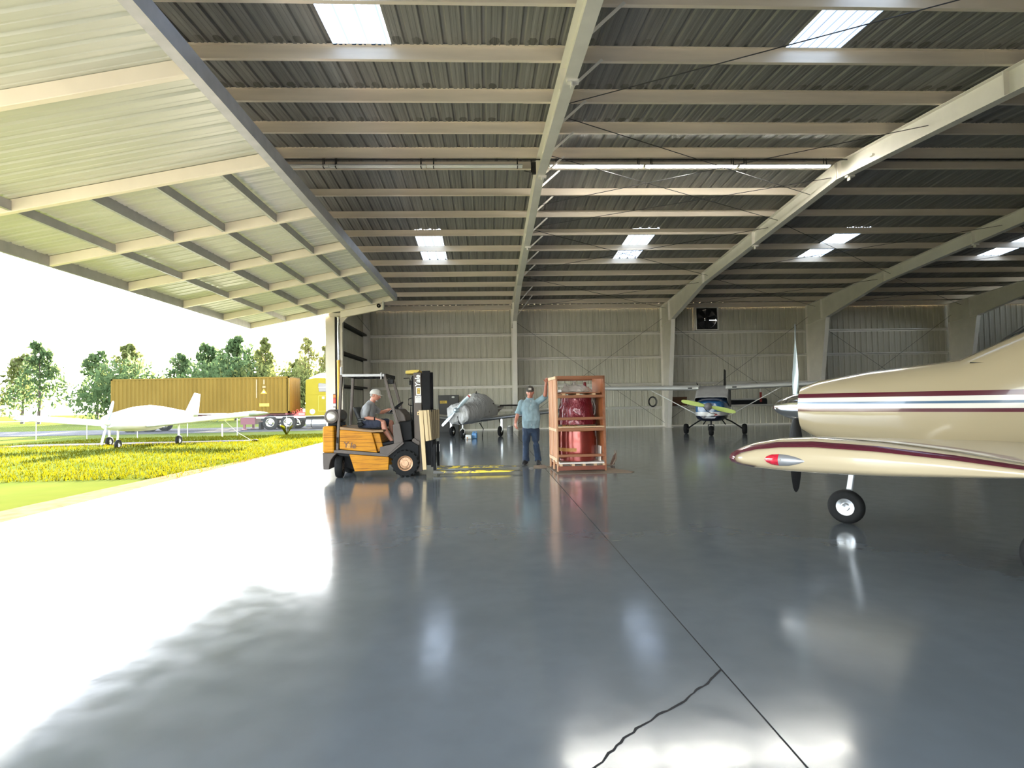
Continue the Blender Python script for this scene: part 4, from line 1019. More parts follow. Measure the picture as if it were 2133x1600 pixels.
limb(sh, [(.80,13.25,1.40), (.72,13.24,1.19)], [.078,.074]); limb(sh, [(1.14,13.25,1.40), (1.295,13.055,1.52)], [.082,.07])
for x, z, r_ in ((1.0,.845,.115),): sh.ball((x,13.225,z), (.15,.13,.07), 20, 10)
sh.xf(Tn); shirt = remeshed(sh, .0095, 'shirt', M['denim_shirt'], mm, 2, .011, 9, 7)
MB().lathe([(.068,-.022),(.082,-.03),(.088,.02),(.072,.03),(.068,-.022)], 24, Tn @ Matrix.Translation((.987,13.24,1.497)) @ Matrix.Rotation(R(16), 4, 'X'), cap=False).build('collar', M['denim_shirt'], shirt, 50)
for p, q, r_ in (((.722,13.24,1.20),(.712,13.238,1.155),.083), ((1.288,13.06,1.512),(1.318,13.022,1.548),.074)):
    MB().cyl(Tn @ V(p), Tn @ V(q), r_, n=22).build('cuff', M['denim_shirt'], shirt, 40, bevel=.008)
mb = MB()
for k in range(7):
    z = .90 + .09*k; yy = 13.03 + (.0 if z < 1.12 else (z-1.12)*.22) + (.02 if z < .95 else 0); MB().cyl(Tn @ V((.992,yy,z)), Tn @ V((.992,yy-.012,z)), .007, n=10).build('button', M['white'], shirt, 40)
MB().cbox(Tn @ V((1.075,13.075,1.285)), (.095,.012,.11), rot=(R(12),0,R(22))).build('pocket', M['denim_shirt'], shirt, bevel=.004)
jn = MB()
trunk(jn, [((1.0,13.24,.72),.17,.115), ((1.0,13.24,.80),.19,.135), ((1.0,13.235,.90),.185,.14), ((1.0,13.23,.96),.18,.14)], (1,0,0))
for hx, k_, a_ in ((.905,kn[0],an[0]), (1.092,kn[1],an[1])):
    limb(jn, [(hx,13.24,.79), (k_[0], k_[1]-.012, k_[2]), (a_[0], a_[1], .115)], [.108,.079,.074]); jn.cyl((a_[0],a_[1]-.01,.2), (a_[0],a_[1]-.015,.075), .072, .082)
jn.xf(Tn); remeshed(jn, .0095, 'jeans', M['jeans'], mm, 2, .010, 10, 11)
for a_, tx in ((an[0], (.80,13.04,0)), (an[1], (1.142,13.02,0))):
    f_ = MB(); foot(f_, (a_[0], a_[1]+.06, .012), (tx[0], tx[1], .012), .052, .078); limb(f_, [(a_[0],a_[1],.12),(a_[0],a_[1],.06)], [.05,.052]); f_.xf(Tn); remeshed(f_, .008, 'boot', M['boots'], mm, 1)
# ================================================================== AIRCRAFT
def sect(x, y0, zb, zt, hw, n=28, pw=2.6, zm=None):
    zm = (zb + zt)/2 if zm is None else zm; ring = []
    for k in range(n):
        a = 2*PI*k/n; c, s = math.cos(a), math.sin(a)
        yy = hw*math.copysign(abs(c)**(2/pw), c); q = math.copysign(abs(s)**(2/pw), s)
        ring.append(V((x, y0 + yy, zm + q*((zt - zm) if q > 0 else (zm - zb)))))
    return ring
AF = [(1,0),(.9,.022),(.7,.055),(.5,.078),(.3,.088),(.18,.08),(.09,.062),(.035,.040),(.01,.021),(0,0),(.01,-.017),(.035,-.028),(.09,-.036),(.18,-.04),(.3,-.041),(.5,-.036),(.7,-.025),(.9,-.010)]
def foil(le, chord, th=1., tw=0, sc=1., ax=V((-1,0,0))):
    """airfoil ring; le = leading edge point, chord runs along ax"""
    out = []
    for a, b in AF:
        a2 = .5 + (a-.5)*(1 if sc == 1 else sc**.35); out.append(V(le) + ax*(a2*chord) + V((0,0,(b*th*sc)*chord)))
    return out
def wing(name, y0, y1, le0, le1, c0, c1, z0, z1, m, parent, th=1., cap_=True, nspan=6):
    mb = MB(); rs = []; sg = 1 if y1 > y0 else -1
    L = abs(y1-y0)
    for k in range(nspan+1):
        s = k/nspan; rs.append(foil((le0+(le1-le0)*s, y0+(y1-y0)*s, z0+(z1-z0)*s), c0+(c1-c0)*s, th))
    if cap_:
        for d, sc in ((.05,.94),(.09,.82),(.12,.62),(.14,.35),(.148,.1)): rs.append(foil((le1-(1-sc)*.04, y1+sg*d*c1, z1+.02*c1*(1-sc)), c1*(1-(1-sc)*.07), th, sc=sc))
    return mb.rings(rs).build(name, m, parent, 40)
def awheel(parent, loc, r, w, name='wheel'):
    A = Matrix.Rotation(PI/2, 4, 'X')
    o = MB().lathe([(r*.5,-w*.42),(r*.78,-w*.5),(r*.95,-w*.36),(r,-w*.12),(r,w*.12),(r*.95,w*.36),(r*.78,w*.5),(r*.5,w*.42),(r*.5,-w*.42)], 32, A, cap=False).build(name, M['black'], parent, 50, loc=loc)
    MB().lathe([(0,-w*.4),(r*.2,-w*.44),(r*.25,-w*.25),(r*.5,-w*.3),(r*.52,-w*.4),(r*.52,w*.4),(r*.5,w*.3),(r*.25,w*.25),(r*.2,w*.44),(0,w*.4)], 24, A).build('hub', M['alu'], o, 40)
    return o
def blade(parent, hub, ang, L, w, m, name='propeller_blade', tips=None, r0=.07, tw=25):
    """blade in the YZ plane of the aircraft, ang measured from +Y towards +Z"""
    e = V((0, math.cos(ang), math.sin(ang))); t_ = V((0, -math.sin(ang), math.cos(ang))); h = V(hub); rs = []
    for s, ww, th in ((0,.35,.5),(.12,.62,.42),(.3,.95,.26),(.55,1.,.16),(.8,.86,.1),(.94,.66,.07),(.985,.4,.05),(1,.15,.03)):
        c = h + e*(r0 + (L-r0)*s); a = R(tw*(1.25-s)); u = t_*math.cos(a) + V((1,0,0))*math.sin(a); n_ = u.cross(e)
        rs.append([c + u*(w/2*ww*math.cos(2*PI*k/12)) + n_*(w/2*th*.6*math.sin(2*PI*k/12)) for k in range(12)])
    b = MB().rings(rs).build(name, m, parent, 50)
    if tips:
        for s0, s1, mt in tips:
            rs = []
            for s in (s0, (s0+s1)/2, s1):
                c = h + e*(r0+(L-r0)*s); a = R(tw*(1.25-s)); u = t_*math.cos(a) + V((1,0,0))*math.sin(a); n_ = u.cross(e); ww = 1.03*(1. - max(0, s-.5)*.55) * (1 if s < .97 else .7)
                rs.append([c + u*(w/2*ww*math.cos(2*PI*k/12)) + n_*(w/2*.13*math.sin(2*PI*k/12)) for k in range(12)])
            MB().rings(rs).build('tip_band', mt, b, 50)
    return b
def zpaint(name, stops, rough=.25, metal=0, coat=.5):
    """paint scheme in level bands: stops = [(z, colour)] from the bottom up"""
    t = NT(name); sx = t.n('ShaderNodeSeparateXYZ'); t.l(t.co(), sx.inputs[0]); mr = t.n('ShaderNodeMapRange'); mr.inputs[2].default_value = 3.
    mr.inputs[1].default_value = 0; mr.inputs[4].default_value = 1; t.l(sx.outputs[2], mr.inputs[0]); r_ = t.n('ShaderNodeValToRGB'); r_.color_ramp.interpolation = 'CONSTANT'
    e = r_.color_ramp.elements
    while len(e) < len(stops): e.new(.5)
    for k, (z, c) in enumerate(stops): e[k].position = z/3; e[k].color = (*c, 1)
    t.l(mr.outputs[0], r_.inputs[0]); t.set(Base_Color=r_.outputs[0], Roughness=rough, Metallic=metal, Coat_Weight=coat); return t.m
M['red_tip'] = mat('red tip', (.35,.03,.03), .4, 0, .05); M['white_tip'] = mat('white tip', (.8,.77,.72), .4, 0, .03)
M['prop_grey'] = mat('propeller grey blue', (.42,.50,.53), .35, .4, .06)
t = NT('aircraft cover canvas'); t.set(Base_Color=t.ramp(t.noise(3, 3), [(.3, (.44,.43,.42)), (.7, (.54,.53,.52))]), Roughness=.55); t.b.inputs['Sheen Weight'].default_value = .2
t.bump(t.noise(6, 4, t.co((1.4,1.4,.5))), .8, .10); M['canvas'] = t.m
M['cover_grey'] = mat('grey windshield cover', (.33,.32,.31), .7, 0, .08, 6, bump=.3, bscale=9)

# ---- 1: covered low-wing twin-tail aircraft by the back wall
hd = math.atan2(-.944, -.33)
a1 = thing('covered_aircraft', 'silver low-wing light aircraft under a grey canvas cover by the back wall', 'aircraft', (-.46, 24.5, 0), hd)
M['maroon_side'] = zpaint('silver fuselage with maroon bands', [(0,(.6,.6,.6)),(.98,(.10,.03,.035)),(1.10,(.62,.62,.62)),(1.16,(.10,.03,.035)),(1.24,(.6,.6,.6))], .3, .3)
rs = [sect(2.0,0,.74,1.28,.34), sect(1.5,0,.62,1.36,.46), sect(.8,0,.6,1.42,.50), sect(-.2,0,.6,1.5,.52), sect(-1.2,0,.66,1.42,.44), sect(-2.2,0,.82,1.34,.28), sect(-3.0,0,1.0,1.3,.14), sect(-3.7,0,1.12,1.26,.05)]
MB().rings(rs).build('fuselage', M['maroon_side'], a1, 40)
for sg in (1, -1): wing('wing', sg*.42, sg*4.45, .62, .40, 1.55, 1.15, .70, 1.10, M['alu'], a1)
wing('stabilizer', -1.25, 1.25, -2.85, -2.85, .85, .85, 1.24, 1.24, M['dark_steel'], a1, .7, False)
for sg in (1, -1):
    MB().prism([(-2.8,sg*1.27,1.0),(-3.65,sg*1.27,.98),(-3.75,sg*1.27,1.35),(-3.5,sg*1.27,1.66),(-3.15,sg*1.27,1.66),(-2.85,sg*1.27,1.3)], (0,.03,0)).build('tail_fin', M['alu'], a1, bevel=.01)
    MB().bar((0,sg*1.13,.78), (.02,sg*1.13,.22), .10, .05, up=(1,0,0)).build('gear_leg', M['alu'], a1, bevel=.015)
    awheel(a1, (.0, sg*1.07, .215), .215, .15)
awheel(a1, (1.52, .0, .185), .185, .13, 'nose_wheel')
MB().bar((1.5,.0,.7), (1.52,.0,.40), .05, .05).tube([(1.52,-.085,.20),(1.52,-.08,.36),(1.52,0,.42),(1.52,.08,.36),(1.52,.085,.20)], .016, 8).build('nose_fork', M['white'], a1, 40)
hub = (2.16, 0, 1.14)
MB().lathe([(0,.16),(.04,.155),(.08,.11),(.095,.05),(.10,-.04),(0,-.05)], 24, Matrix.Translation(hub) @ Matrix.Rotation(PI/2, 4, 'Y')).build('spinner', M['prop_grey'], a1, 40)
for k in (0, 1): blade(a1, hub, R(45) + PI*k, .86, .135, M['prop_grey'], tips=[(.82,.89,M['red_tip']),(.895,.99,M['white_tip'])] if k == 0 else [(.88,.99,M['white_tip'])])
cov = MB(); prof = [(2.06,.76,1.27,.30),(2.03,.68,1.33,.40),(1.96,.60,1.39,.47),(1.7,.57,1.41,.51),(1.3,.57,1.43,.535),(.95,.57,1.46,.56),(.72,.58,1.54,.57),(.5,.6,1.66,.57),(.25,.6,1.75,.57),(-.1,.6,1.80,.56),(-.5,.6,1.79,.55),(-.9,.61,1.68,.52),(-1.3,.63,1.53,.47),(-1.7,.68,1.43,.40),(-2.05,.76,1.37,.33)]
rs = []
for i, (x, zb, zt, hw) in enumerate(prof):
    for j in range(3 if i < len(prof)-1 else 1):
        s = j/3; q = prof[min(i+1, len(prof)-1)]; f = lambda a, b: a + (b-a)*s
        rs.append(sect(f(x,q[0]), 0, f(zb,q[1]), f(zt,q[2]), f(hw,q[3]), 60, 2.5))
cov.rings(rs); out = []
for p in cov.v:
    q = V(p); n_ = V((0, q.y, q.z-1.05)); n_.normalize(); f = noise.noise(V((q.x*3.2, q.y*4.5, q.z*1.3)))*.055 - abs(noise.noise(V((q.x*5.+q.z*1.5, q.y*6, q.z*1.6))))*.06 + noise.noise(V((q.x*11.+q.z*3, q.y*12, q.z*4)))*.014
    if q.x > 1.9: f += noise.noise(V((math.atan2(q.z-1.1, q.y)*3.5, 0, q.x)))*.05
    out.append(tuple(q + n_*f + V((f*.6 if q.x > 1.9 else 0, 0, 0))))
cov.v = out
CVO = thing('aircraft_cover', 'wrinkled grey canvas cover draped over the low-wing aircraft nose and cabin', 'cover', (-.46, 24.5, 0), hd)
cv = cov.build('canvas', M['canvas'], CVO, 60)
for pts in ([(.95,.5,.6),(.85,.62,.35),(.86,.58,.12),(.9,.6,.01)], [(-.5,.85,.72),(-.5,.92,.5),(-.45,.95,.2),(-.5,.9,.02)], [(2.04,0,.9),(1.98,.02,.66),(1.8,.05,.56)]):
    MB().tube(pts, .018, 6).build('strap', M['black'], CVO, 40)
MB().cyl((-.05,0,1.78),(-.1,0,1.90), .03, .008, 10).build('antenna', M['black'], a1, 40)
MB().cbox((-.75,.52,1.35), (.12,.02,.05)).build('buckle', M['black'], CVO)

# ---- 2: high-wing aircraft with a grey windshield cover
h2 = math.atan2(-.885, -.466)
a2 = thing('high_wing_aircraft', 'blue and white high-wing light aircraft with lime green propeller by the back wall', 'aircraft', (9.02, 22.75, 0), h2)
M['bluewhite'] = zpaint('blue white navy bands', [(0,(.008,.011,.030)),(.77,(.62,.62,.62)),(.905,(.012,.09,.25)),(1.30,(.010,.03,.09)),(1.5,(.5,.5,.5))], .22)
rs = [sect(1.86,0,.66,1.26,.36,32,3), sect(1.8,0,.60,1.32,.44,32,3), sect(1.5,0,.56,1.38,.53,32,3.2), sect(.95,0,.54,1.42,.57,32,3.4), sect(.35,0,.54,1.80,.58,32,4), sect(-.6,0,.56,1.86,.57,32,4), sect(-1.4,0,.66,1.72,.44,32,3), sect(-2.6,0,.86,1.5,.27,32,2.6), sect(-4.4,0,1.08,1.36,.08,32,2.4), sect(-4.9,0,1.15,1.3,.04,32,2.4)]
MB().rings(rs).build('fuselage', M['bluewhite'], a2, 40)
M['alu_wing'] = mat('dull silver wing', (.72,.72,.69), .32, .2, .06, 3)
for sg in (1, -1):
    w_ = wing('wing', sg*.50, sg*4.9, .62, .50, 1.55, 1.20, 1.80, 1.90, M['alu_wing'], a2, 1.05)
    MB().bar((.18, sg*.50, .70), (.28, sg*2.45, 1.80), .09, .03, up=(0,0,1)).build('wing_strut', M['white'], a2, bevel=.008)
    MB().tube([(-.02, sg*.36, .62), (-.02, sg*.62, .50), (-.01, sg*.92, .30), (0, sg*1.02, .22)], .028, 8).build('gear_leg', M['black'], a2, 40)
    awheel(a2, (0, sg*1.10, .205), .205, .17)
    MB().cbox((.60, sg*.82, 1.83), (.05,.16,.045)).build('cabin_vent', M['blackplastic'], w_, bevel=.01)
    MB().bar((.1, sg*.30, .55), (.1, sg*.42, .38), .18, .03, up=(0,1,0)).build('step', M['black'], a2)
awheel(a2, (1.22, 0, .19), .19, .16, 'nose_wheel')
MB().cyl((1.15,0,.62), (1.2,0,.42), .03).bar((1.22,-.1,.20), (1.22,-.1,.42), .03, .04).bar((1.22,.1,.2), (1.22,.1,.42), .03, .04).bar((1.22,-.11,.42), (1.22,.11,.42), .04, .03).build('nose_fork', M['dark_steel'], a2, 40)
hub = (1.98, 0, 1.12)
MB().lathe([(0,.22),(.05,.20),(.10,.13),(.135,.03),(.14,-.06),(.0,-.08)], 28, Matrix.Translation(hub) @ Matrix.Rotation(PI/2, 4, 'Y')).build('spinner', mat('spinner lilac grey', (.27,.26,.29), .4, .2, .05), a2, 40)
lime = mat('lime propeller', rgb(186,204,110), .5, 0, .06)
for k in (0, 1): blade(a2, hub, R(-13) + PI*k, .97, .17, lime, tw=18)
MB().ball((1.80, .19, 1.20), (.05,.11,.045), 16, 10).build('air_intake', M['white'], a2, 50)
MB().tube([(1.9,-.2,1.14),(1.93,-.05,.93),(1.93,.12,.86),(1.9,.3,.84)], .012, 6).build('cowl_strap', M['black'], a2, 40)
MB().prism([(1.855,.16,.90),(1.855,.26,.84),(1.855,.42,.77),(1.855,.30,.80),(1.855,.18,.77),(1.855,.22,.83)], (.01,0,0)).build('red_flash', M['red_tip'], a2)
MB().prism([(-3.7,-.02,1.3),(-4.9,-.02,1.2),(-5.2,-.02,2.72),(-4.65,-.02,2.76),(-4.1,-.02,1.7)], (0,.045,0)).build('tail_fin', M['dark_steel'], a2, bevel=.01)
wing('stabilizer', -1.5, 1.5, -4.0, -4.0, .9, .9, 1.32, 1.32, M['alu_wing'], a2, .6, False)
MB().cyl((.4, -.56, 1.95), (.35,-.6, 2.05), .02, .01).build('antenna', M['black'], a2)
wc = thing('windshield_cover', 'grey fabric cover over the cabin roof and windshield of the high-wing aircraft', 'cover', (9.02, 22.75, 0), h2)
rs = []
for x, zb, zt, hw in ((1.02,1.36,1.44,.585),(.92,1.30,1.50,.595),(.62,1.22,1.70,.600),(.40,1.16,1.84,.605),(.1,1.1,1.895,.605),(-.35,1.1,1.905,.60)):
    ring = []
    for k in range(25):
        s = -1 + 2*k/24; y = hw*math.copysign(min(1, abs(s)*1.45)**1, s); ay = abs(s)*1.45
        z = zt + .012*(1-abs(y)/hw) if ay <= 1 else zt - (zt-zb)*min(1, (ay-1)/.45)
        q = max(0, abs(y)/hw - .85)/.15; z -= .03*q*q if ay <= 1 else .03; ring.append(V((x, y + .012*noise.noise(V((x*6,k*.7,0))), z + .01*noise.noise(V((x*5,k*.5,3))))))
    rs.append(ring)
o_ = MB().rings(rs, cap=False, close=False).build('fabric', M['cover_grey'], wc, 50); md = o_.modifiers.new('s', 'SOLIDIFY'); md.thickness = .008; md.offset = 1
rf_ = thing('red_streamer', 'red warning streamer hanging under the right-hand wing of the high-wing aircraft', 'streamer', (10.53, 21.94, 1.24))
MB().box((-.045,-.004,0), (.045,.004,.38)).build('ribbon', mat('red ribbon', (.25,.035,.03), .6), rf_)
MB().cyl((0,0,.38), (0,0,.60), .012).cyl((0,0,.55), (0,-.14,.58), .014).build('pitot_sleeve', M['white'], rf_)

# ---- 3: cream aircraft at the right edge, seen by its left wing tip
h3 = math.atan2(math.sin(R(48)), -math.cos(R(48)))
a3 = thing('cream_aircraft', 'cream and burgundy low-wing aircraft with chrome spinner at the right edge', 'aircraft', (3.53, 7.05, 0), h3)
CREAM = (.38,.31,.195); BUR = (.085,.012,.022)
M['cream'] = mat('cream gloss', CREAM, .2, 0, .03, 3, coat=.6)
M['burg'] = mat('burgundy gloss', BUR, .2, 0, .05, 4, coat=.6)
M['cream_body'] = zpaint('cream fuselage with burgundy bands', [(0,CREAM),(1.255,BUR),(1.30,(.7,.66,.6)),(1.345,(.06,.12,.2)),(1.37,(.7,.66,.6)),(1.41,BUR),(1.46,CREAM)], .18)
rs = [sect(-.36,0,1.13,1.49,.20), sect(-.40,0,1.02,1.56,.30), sect(-.6,0,.92,1.62,.40), sect(-1.1,0,.82,1.70,.50), sect(-1.9,0,.76,1.78,.56), sect(-2.6,0,.74,2.12,.58,28,3), sect(-3.6,0,.76,2.16,.57,28,3), sect(-4.6,0,.86,1.9,.46), sect(-6.0,0,1.05,1.6,.26), sect(-7.6,0,1.2,1.46,.06)]
MB().rings(rs).build('fuselage', M['cream_body'], a3, 40)
MB().lathe([(0,0),(.03,-.012),(.07,-.06),(.115,-.15),(.155,-.26),(.175,-.36),(0,-.37)], 36, Matrix.Translation((0,0,1.31)) @ Matrix.Rotation(PI/2, 4, 'Y')).build('spinner', M['chrome'], a3, 40)
bk = mat('matt black blade', (.012,.012,.013), .6, 0, .05)
for k in (0, 1): blade(a3, (-.27,0,1.31), R(-86) + PI*k, 1.01, .185, bk if k == 0 else M['prop_grey'], tw=44, r0=.13)  # upper blade grey: the light falling on it is put into the colour
TIPLE = V((-1.72, 4.92, 1.185))
for sg in (1, -1):
    w_ = MB(); rs = []
    for k in range(7):
        s = k/6; rs.append(foil((-1.55-.17*s, sg*(.5+4.30*s), .82+.355*s), 2.1-.95*s, 1.0))
    rs.append(foil((-1.725, sg*4.86, 1.18), 1.14, .97)); rs.append(foil((-1.74, sg*4.905, 1.182), 1.12, .88)); rs.append(foil((-1.76, sg*4.928, 1.182), 1.08, .62)); rs.append(foil((-1.80, sg*4.936, 1.182), 1.0, .3))
    wo = w_.rings(rs).build('wing', M['cream'], a3, 50)
    # burgundy band following the upper edge of the tip
    mb = MB(); rr_ = []
    for a, b in [q for q in AF[:10]] + AF[10:13]:
        lo_ = .86 if b >= 0 else .80
        P = V((-1.735 - a*1.12, sg*4.912, 1.182 + b*.83*1.12)); Q = V((-1.755 - .012 - a*1.06, sg*4.936, 1.182 + b*.64*1.10)); n_ = V((0,sg,0))*.004
        rr_.append([P+n_+V((0,0,.001)), Q+n_, Q-n_, P-n_])
    mb.rings(rr_).build('tip_stripe', M['burg'], wo, 50)
    if sg == 1:
        nl = MB(); rs = []
        for x, r_ in ((-1.895,.004),(-1.905,.014),(-1.925,.022),(-1.955,.0245),(-1.99,.022),(-2.02,.015),(-2.045,.006),(-2.055,.002)):
            rs.append([V((x, 4.932 + r_*.9*math.cos(2*PI*k/16), 1.187 + r_*math.sin(2*PI*k/16))) for k in range(16)])
        nvl = nl.rings(rs[2:]).build('nav_light', M['grey_metal'], wo, 60)
        MB().rings([[p + V((.0004,.0006,0)) for p in r_] for r_ in rs[:4]]).build('red_lens', mat('red lens', (.45,.012,.03), .1, 0, .3, 60, coat=1), nvl, 60)
        MB().cyl((-1.965,4.951,1.189), (-1.965,4.957,1.189), .003).build('screw', M['chrome'], nvl)
        MB().lathe([(.028,0),(.031,.003),(.028,.006)], 24, Matrix.Translation((-1.967,4.927,1.187)) @ Matrix.Diagonal((3.1,1,.95,1)) @ Matrix.Rotation(PI/2, 4, 'X'), cap=False).build('fairing_rim', M['cream'], nvl, 50)
    MB().bar((-2.6,sg*1.5,.85), (-2.6,sg*1.5,.25), .06, .06).build('gear_leg', M['alu'], a3); awheel(a3, (-2.6, sg*1.45, .22), .22, .15)
MB().bar((-.9,0,.85), (-.8,0,.25), .05, .05).build('gear_leg', M['alu'], a3); awheel(a3, (-.8, .06, .19), .19, .13, 'nose_wheel')
rs = [[V((x, y*hw, zb + (zt-zb)*math.cos(y*PI/2))) for y in [-1+2*k/12 for k in range(13)]] for x, zb, zt, hw in ((-2.0,1.72,1.80,.45),(-2.45,1.72,2.14,.53),(-3.3,1.72,2.19,.53),(-4.1,1.72,2.05,.48))]
MB().rings(rs, cap=False, close=False).build('cabin_glass', mat('tinted cabin glass', (.02,.025,.03), .06, 0, 0, coat=.5), a3, 60)
MB().prism([(-6.6,-.03,1.45),(-7.8,-.03,1.4),(-8.0,-.03,2.5),(-7.5,-.03,2.55)], (0,.06,0)).build('tail_fin', M['cream'], a3, bevel=.02)
wing('stabilizer', -1.7, 1.7, -6.8, -6.8, .95, .95, 1.42, 1.42, M['cream'], a3, .7, False)
# ================================================================== OUTSIDE
def gz(x, y):
    d = max(0., -6.4 - x); s = min(1, max(0, (y - 24)/12)); return -.03 - .22*s - .004*min(d, 8)
t = NT('lawn ground'); n1 = t.noise(.35, 5); n2 = t.noise(3, 4)
c = t.ramp(n1, [(.3, (.045,.07,.014)), (.7, (.085,.10,.02))]); c = t.mix(t.math('MULTIPLY', n2, .4), c, (.09,.09,.03))
t.set(Base_Color=c, Roughness=1.); t.b.inputs['Specular IOR Level'].default_value = 0; M['lawn'] = t.m
M['apron'] = mat('concrete apron', (.42,.40,.37), .8, 0, .08, .6, spec=0)
M['road'] = mat('asphalt', (.085,.085,.088), .85, 0, .15, 2, spec=0)
M['dirt'] = mat('reddish dirt', (.19,.11,.07), .95, 0, .25, 5, spec=0)
mb = MB(); xs = [-160,-110,-80,-60,-45] + [-35 + k for k in range(29)] + [-6.27] ; ys = [-60,-30,-10,0,6] + [8 + k for k in range(50)] + [64,75,90,120,180]
n = len(ys); mb.add([(x, y, gz(x, y)) for x in xs for y in ys], [(i*n+j, (i+1)*n+j, (i+1)*n+j+1, i*n+j+1) for i in range(len(xs)-1) for j in range(n-1)])
struct(mb.build('ground', M['lawn'], smooth=60))
struct(MB().box((-6.27, 30.0, -.3), (140, 180, -.26)).build('ground', M['lawn']))
struct(MB().box((-40, -60, -.2), (140, YN-.1, -.03)).build('apron', M['apron']))
struct(MB().box((-160, 39.5, -.3), (-6, 47.5, -.235)).build('road', M['road']))
struct(MB().prism([(-6.28,YN,-.03), (-6.28,29,-.03), (-6.40,22,-.028), (-6.5,17,-.028), (-6.62,15,-.028), (-6.9,13.6,-.028), (-7.1,8,-.028), (-7.2,YN,-.028)], (0,0,.012)).build('dirt_strip', M['dirt']))
struct(MB().prism([(-20,24.6,-.10),(-10.3,25.6,-.10),(-10.3,26.4,-.10),(-20,26.2,-.10)], (0,0,.05)).build('pad', M['road']))
# grass blades
t = NT('grass blade'); tr = t.n('ShaderNodeBsdfTranslucent'); df = t.n('ShaderNodeBsdfDiffuse'); mx = t.n('ShaderNodeMixShader'); mx.inputs[0].default_value = .55
oc = t.ramp(t.noise(1.1, 3), [(.3, (.032,.04,.0015)), (.7, (.07,.062,.002))]); t.l(oc, tr.inputs[0]); t.l(oc, df.inputs[0]); t.l(df.outputs[0], mx.inputs[1]); t.l(tr.outputs[0], mx.inputs[2]); t.l(mx.outputs[0], t.out.inputs[0]); M['blade'] = t.m
rg = random.Random(5); gb = MB(); vs = []; fs = []
for k in range(34000):
    y = 12.5 + 21*rg.random()**1.25; x = -6.42 - 15*rg.random()**1.15
    if -6.9 < x and y < 15.5 and rg.random() < .8: continue
    if -20 < x < -10.2 and 25.2 < y < 26.2: continue
    a = rg.random()*6.28; h = .05 + .07*rg.random(); w_ = .008 + .008*rg.random(); z = gz(x, y) - .005
    dx, dy = w_*math.cos(a), w_*math.sin(a); lx, ly = rg.uniform(-.05,.05), rg.uniform(-.05,.05); b0 = len(vs)
    vs += [(x-dx, y-dy, z), (x+dx, y+dy, z), (x+lx, y+ly, z+h)]; fs.append((b0, b0+1, b0+2))
gb.add(vs, fs); tag(gb.build('grass', M['blade'], fixn=False), 'sunlit yellow green grass beside the hangar slab', 'grass', None, 'stuff')
# ---- trees
def leafmat(name, a, b):
    t = NT(name); tr = t.n('ShaderNodeBsdfTranslucent'); df = t.n('ShaderNodeBsdfDiffuse'); mx = t.n('ShaderNodeMixShader'); mx.inputs[0].default_value = .45
    oc = t.ramp(t.noise(.8, 3), [(.3, a), (.7, b)]); t.l(oc, tr.inputs[0]); t.l(oc, df.inputs[0]); t.l(df.outputs[0], mx.inputs[1]); t.l(tr.outputs[0], mx.inputs[2]); t.l(mx.outputs[0], t.out.inputs[0]); return t.m
LM = [leafmat('leaves deep green', (.05,.085,.035), (.085,.12,.05)), leafmat('leaves olive', (.085,.105,.035), (.14,.15,.05)), leafmat('leaves pale', (.13,.14,.05), (.20,.19,.07))]  # haze and glare put into the leaf colours as paler greens
M['bark'] = mat('bark', (.09,.07,.055), .9, 0, .3, 8)
def crown(seed, lobes, n, m, size=.30):
    rg = random.Random(seed); vs = []; fs = []
    for k in range(n):
        cx, cy, cz, r_ = rg.choice(lobes); d = V((rg.gauss(0,1), rg.gauss(0,1), rg.gauss(0,.8))).normalized()*r_*(rg.random()**.45)
        p = V((cx, cy, cz)) + d; q = Euler((rg.random()*6.3, rg.random()*6.3, rg.random()*6.3)).to_quaternion(); s = size*(.5+rg.random()); b0 = len(vs)
        vs += [p + q @ V((-s,0,0)), p + q @ V((0,-.4*s,.1*s)), p + q @ V((s,0,0)), p + q @ V((0,.4*s,-.1*s))]; fs.append((b0,b0+1,b0+2,b0+3))
    return MB().add(vs, fs)
def tree(x, y, H, Rr, seed, mi, label, n=2600, bare=.3, size=.3):
    rg = random.Random(seed); o = thing('tree', label, 'tree', (x, y, -.3), 0, 'trees beyond the parked truck')
    lobes = []
    for k in range(9):
        z = H*(bare + (1-bare)*(k+.3)/9); w_ = Rr*(1 - .75*((k/8.)**1.5))*(.75+.5*rg.random()); a = rg.random()*6.28
        lobes.append((w_*.5*math.cos(a), w_*.5*math.sin(a), z, w_*.75))
        lobes.append((-w_*.6*math.cos(a+.8), -w_*.6*math.sin(a+.8), z-.3, w_*.6))
    crown(seed, lobes, n, None, size).build('crown', LM[mi], o, fixn=False)
    tk = MB().tube([(0,0,0),(.1,.05,H*.4),(0,.1,H*.93)], [.22,.15,.03], 8)
    for k in range(6):
        a = rg.random()*6.28; z = H*(.3+.1*k); tk.tube([(0.05,.05,z), (Rr*.35*math.cos(a), Rr*.35*math.sin(a), z+.5), (Rr*.7*math.cos(a), Rr*.7*math.sin(a), z+1.)], [.07,.05,.02], 6)
    tk.build('trunk', M['bark'], o, 40); return o
tree(-31.2, 74, 10.6, 3.4, 1, 0, 'broad dark green tree rising highest left of the truck container', 3400)
tree(-35.5, 76, 9.8, 3.0, 2, 0, 'dark green tree half cut by the left edge of the view')
tree(-27.3, 73, 10.4, 1.6, 3, 1, 'tall slender olive tree pointing up behind the container', 1500)
tree(-29.3, 78, 8.4, 2.4, 4, 1, 'olive tree filling the gap between the broad tree and the slender tree')
tree(-24.6, 77, 8.0, 2.3, 5, 1, 'low olive tree behind the front end of the container', 1800)
tree(-22.6, 75, 10.6, 2.3, 6, 2, 'pale airy tree against the glare above the truck cab', 1100)
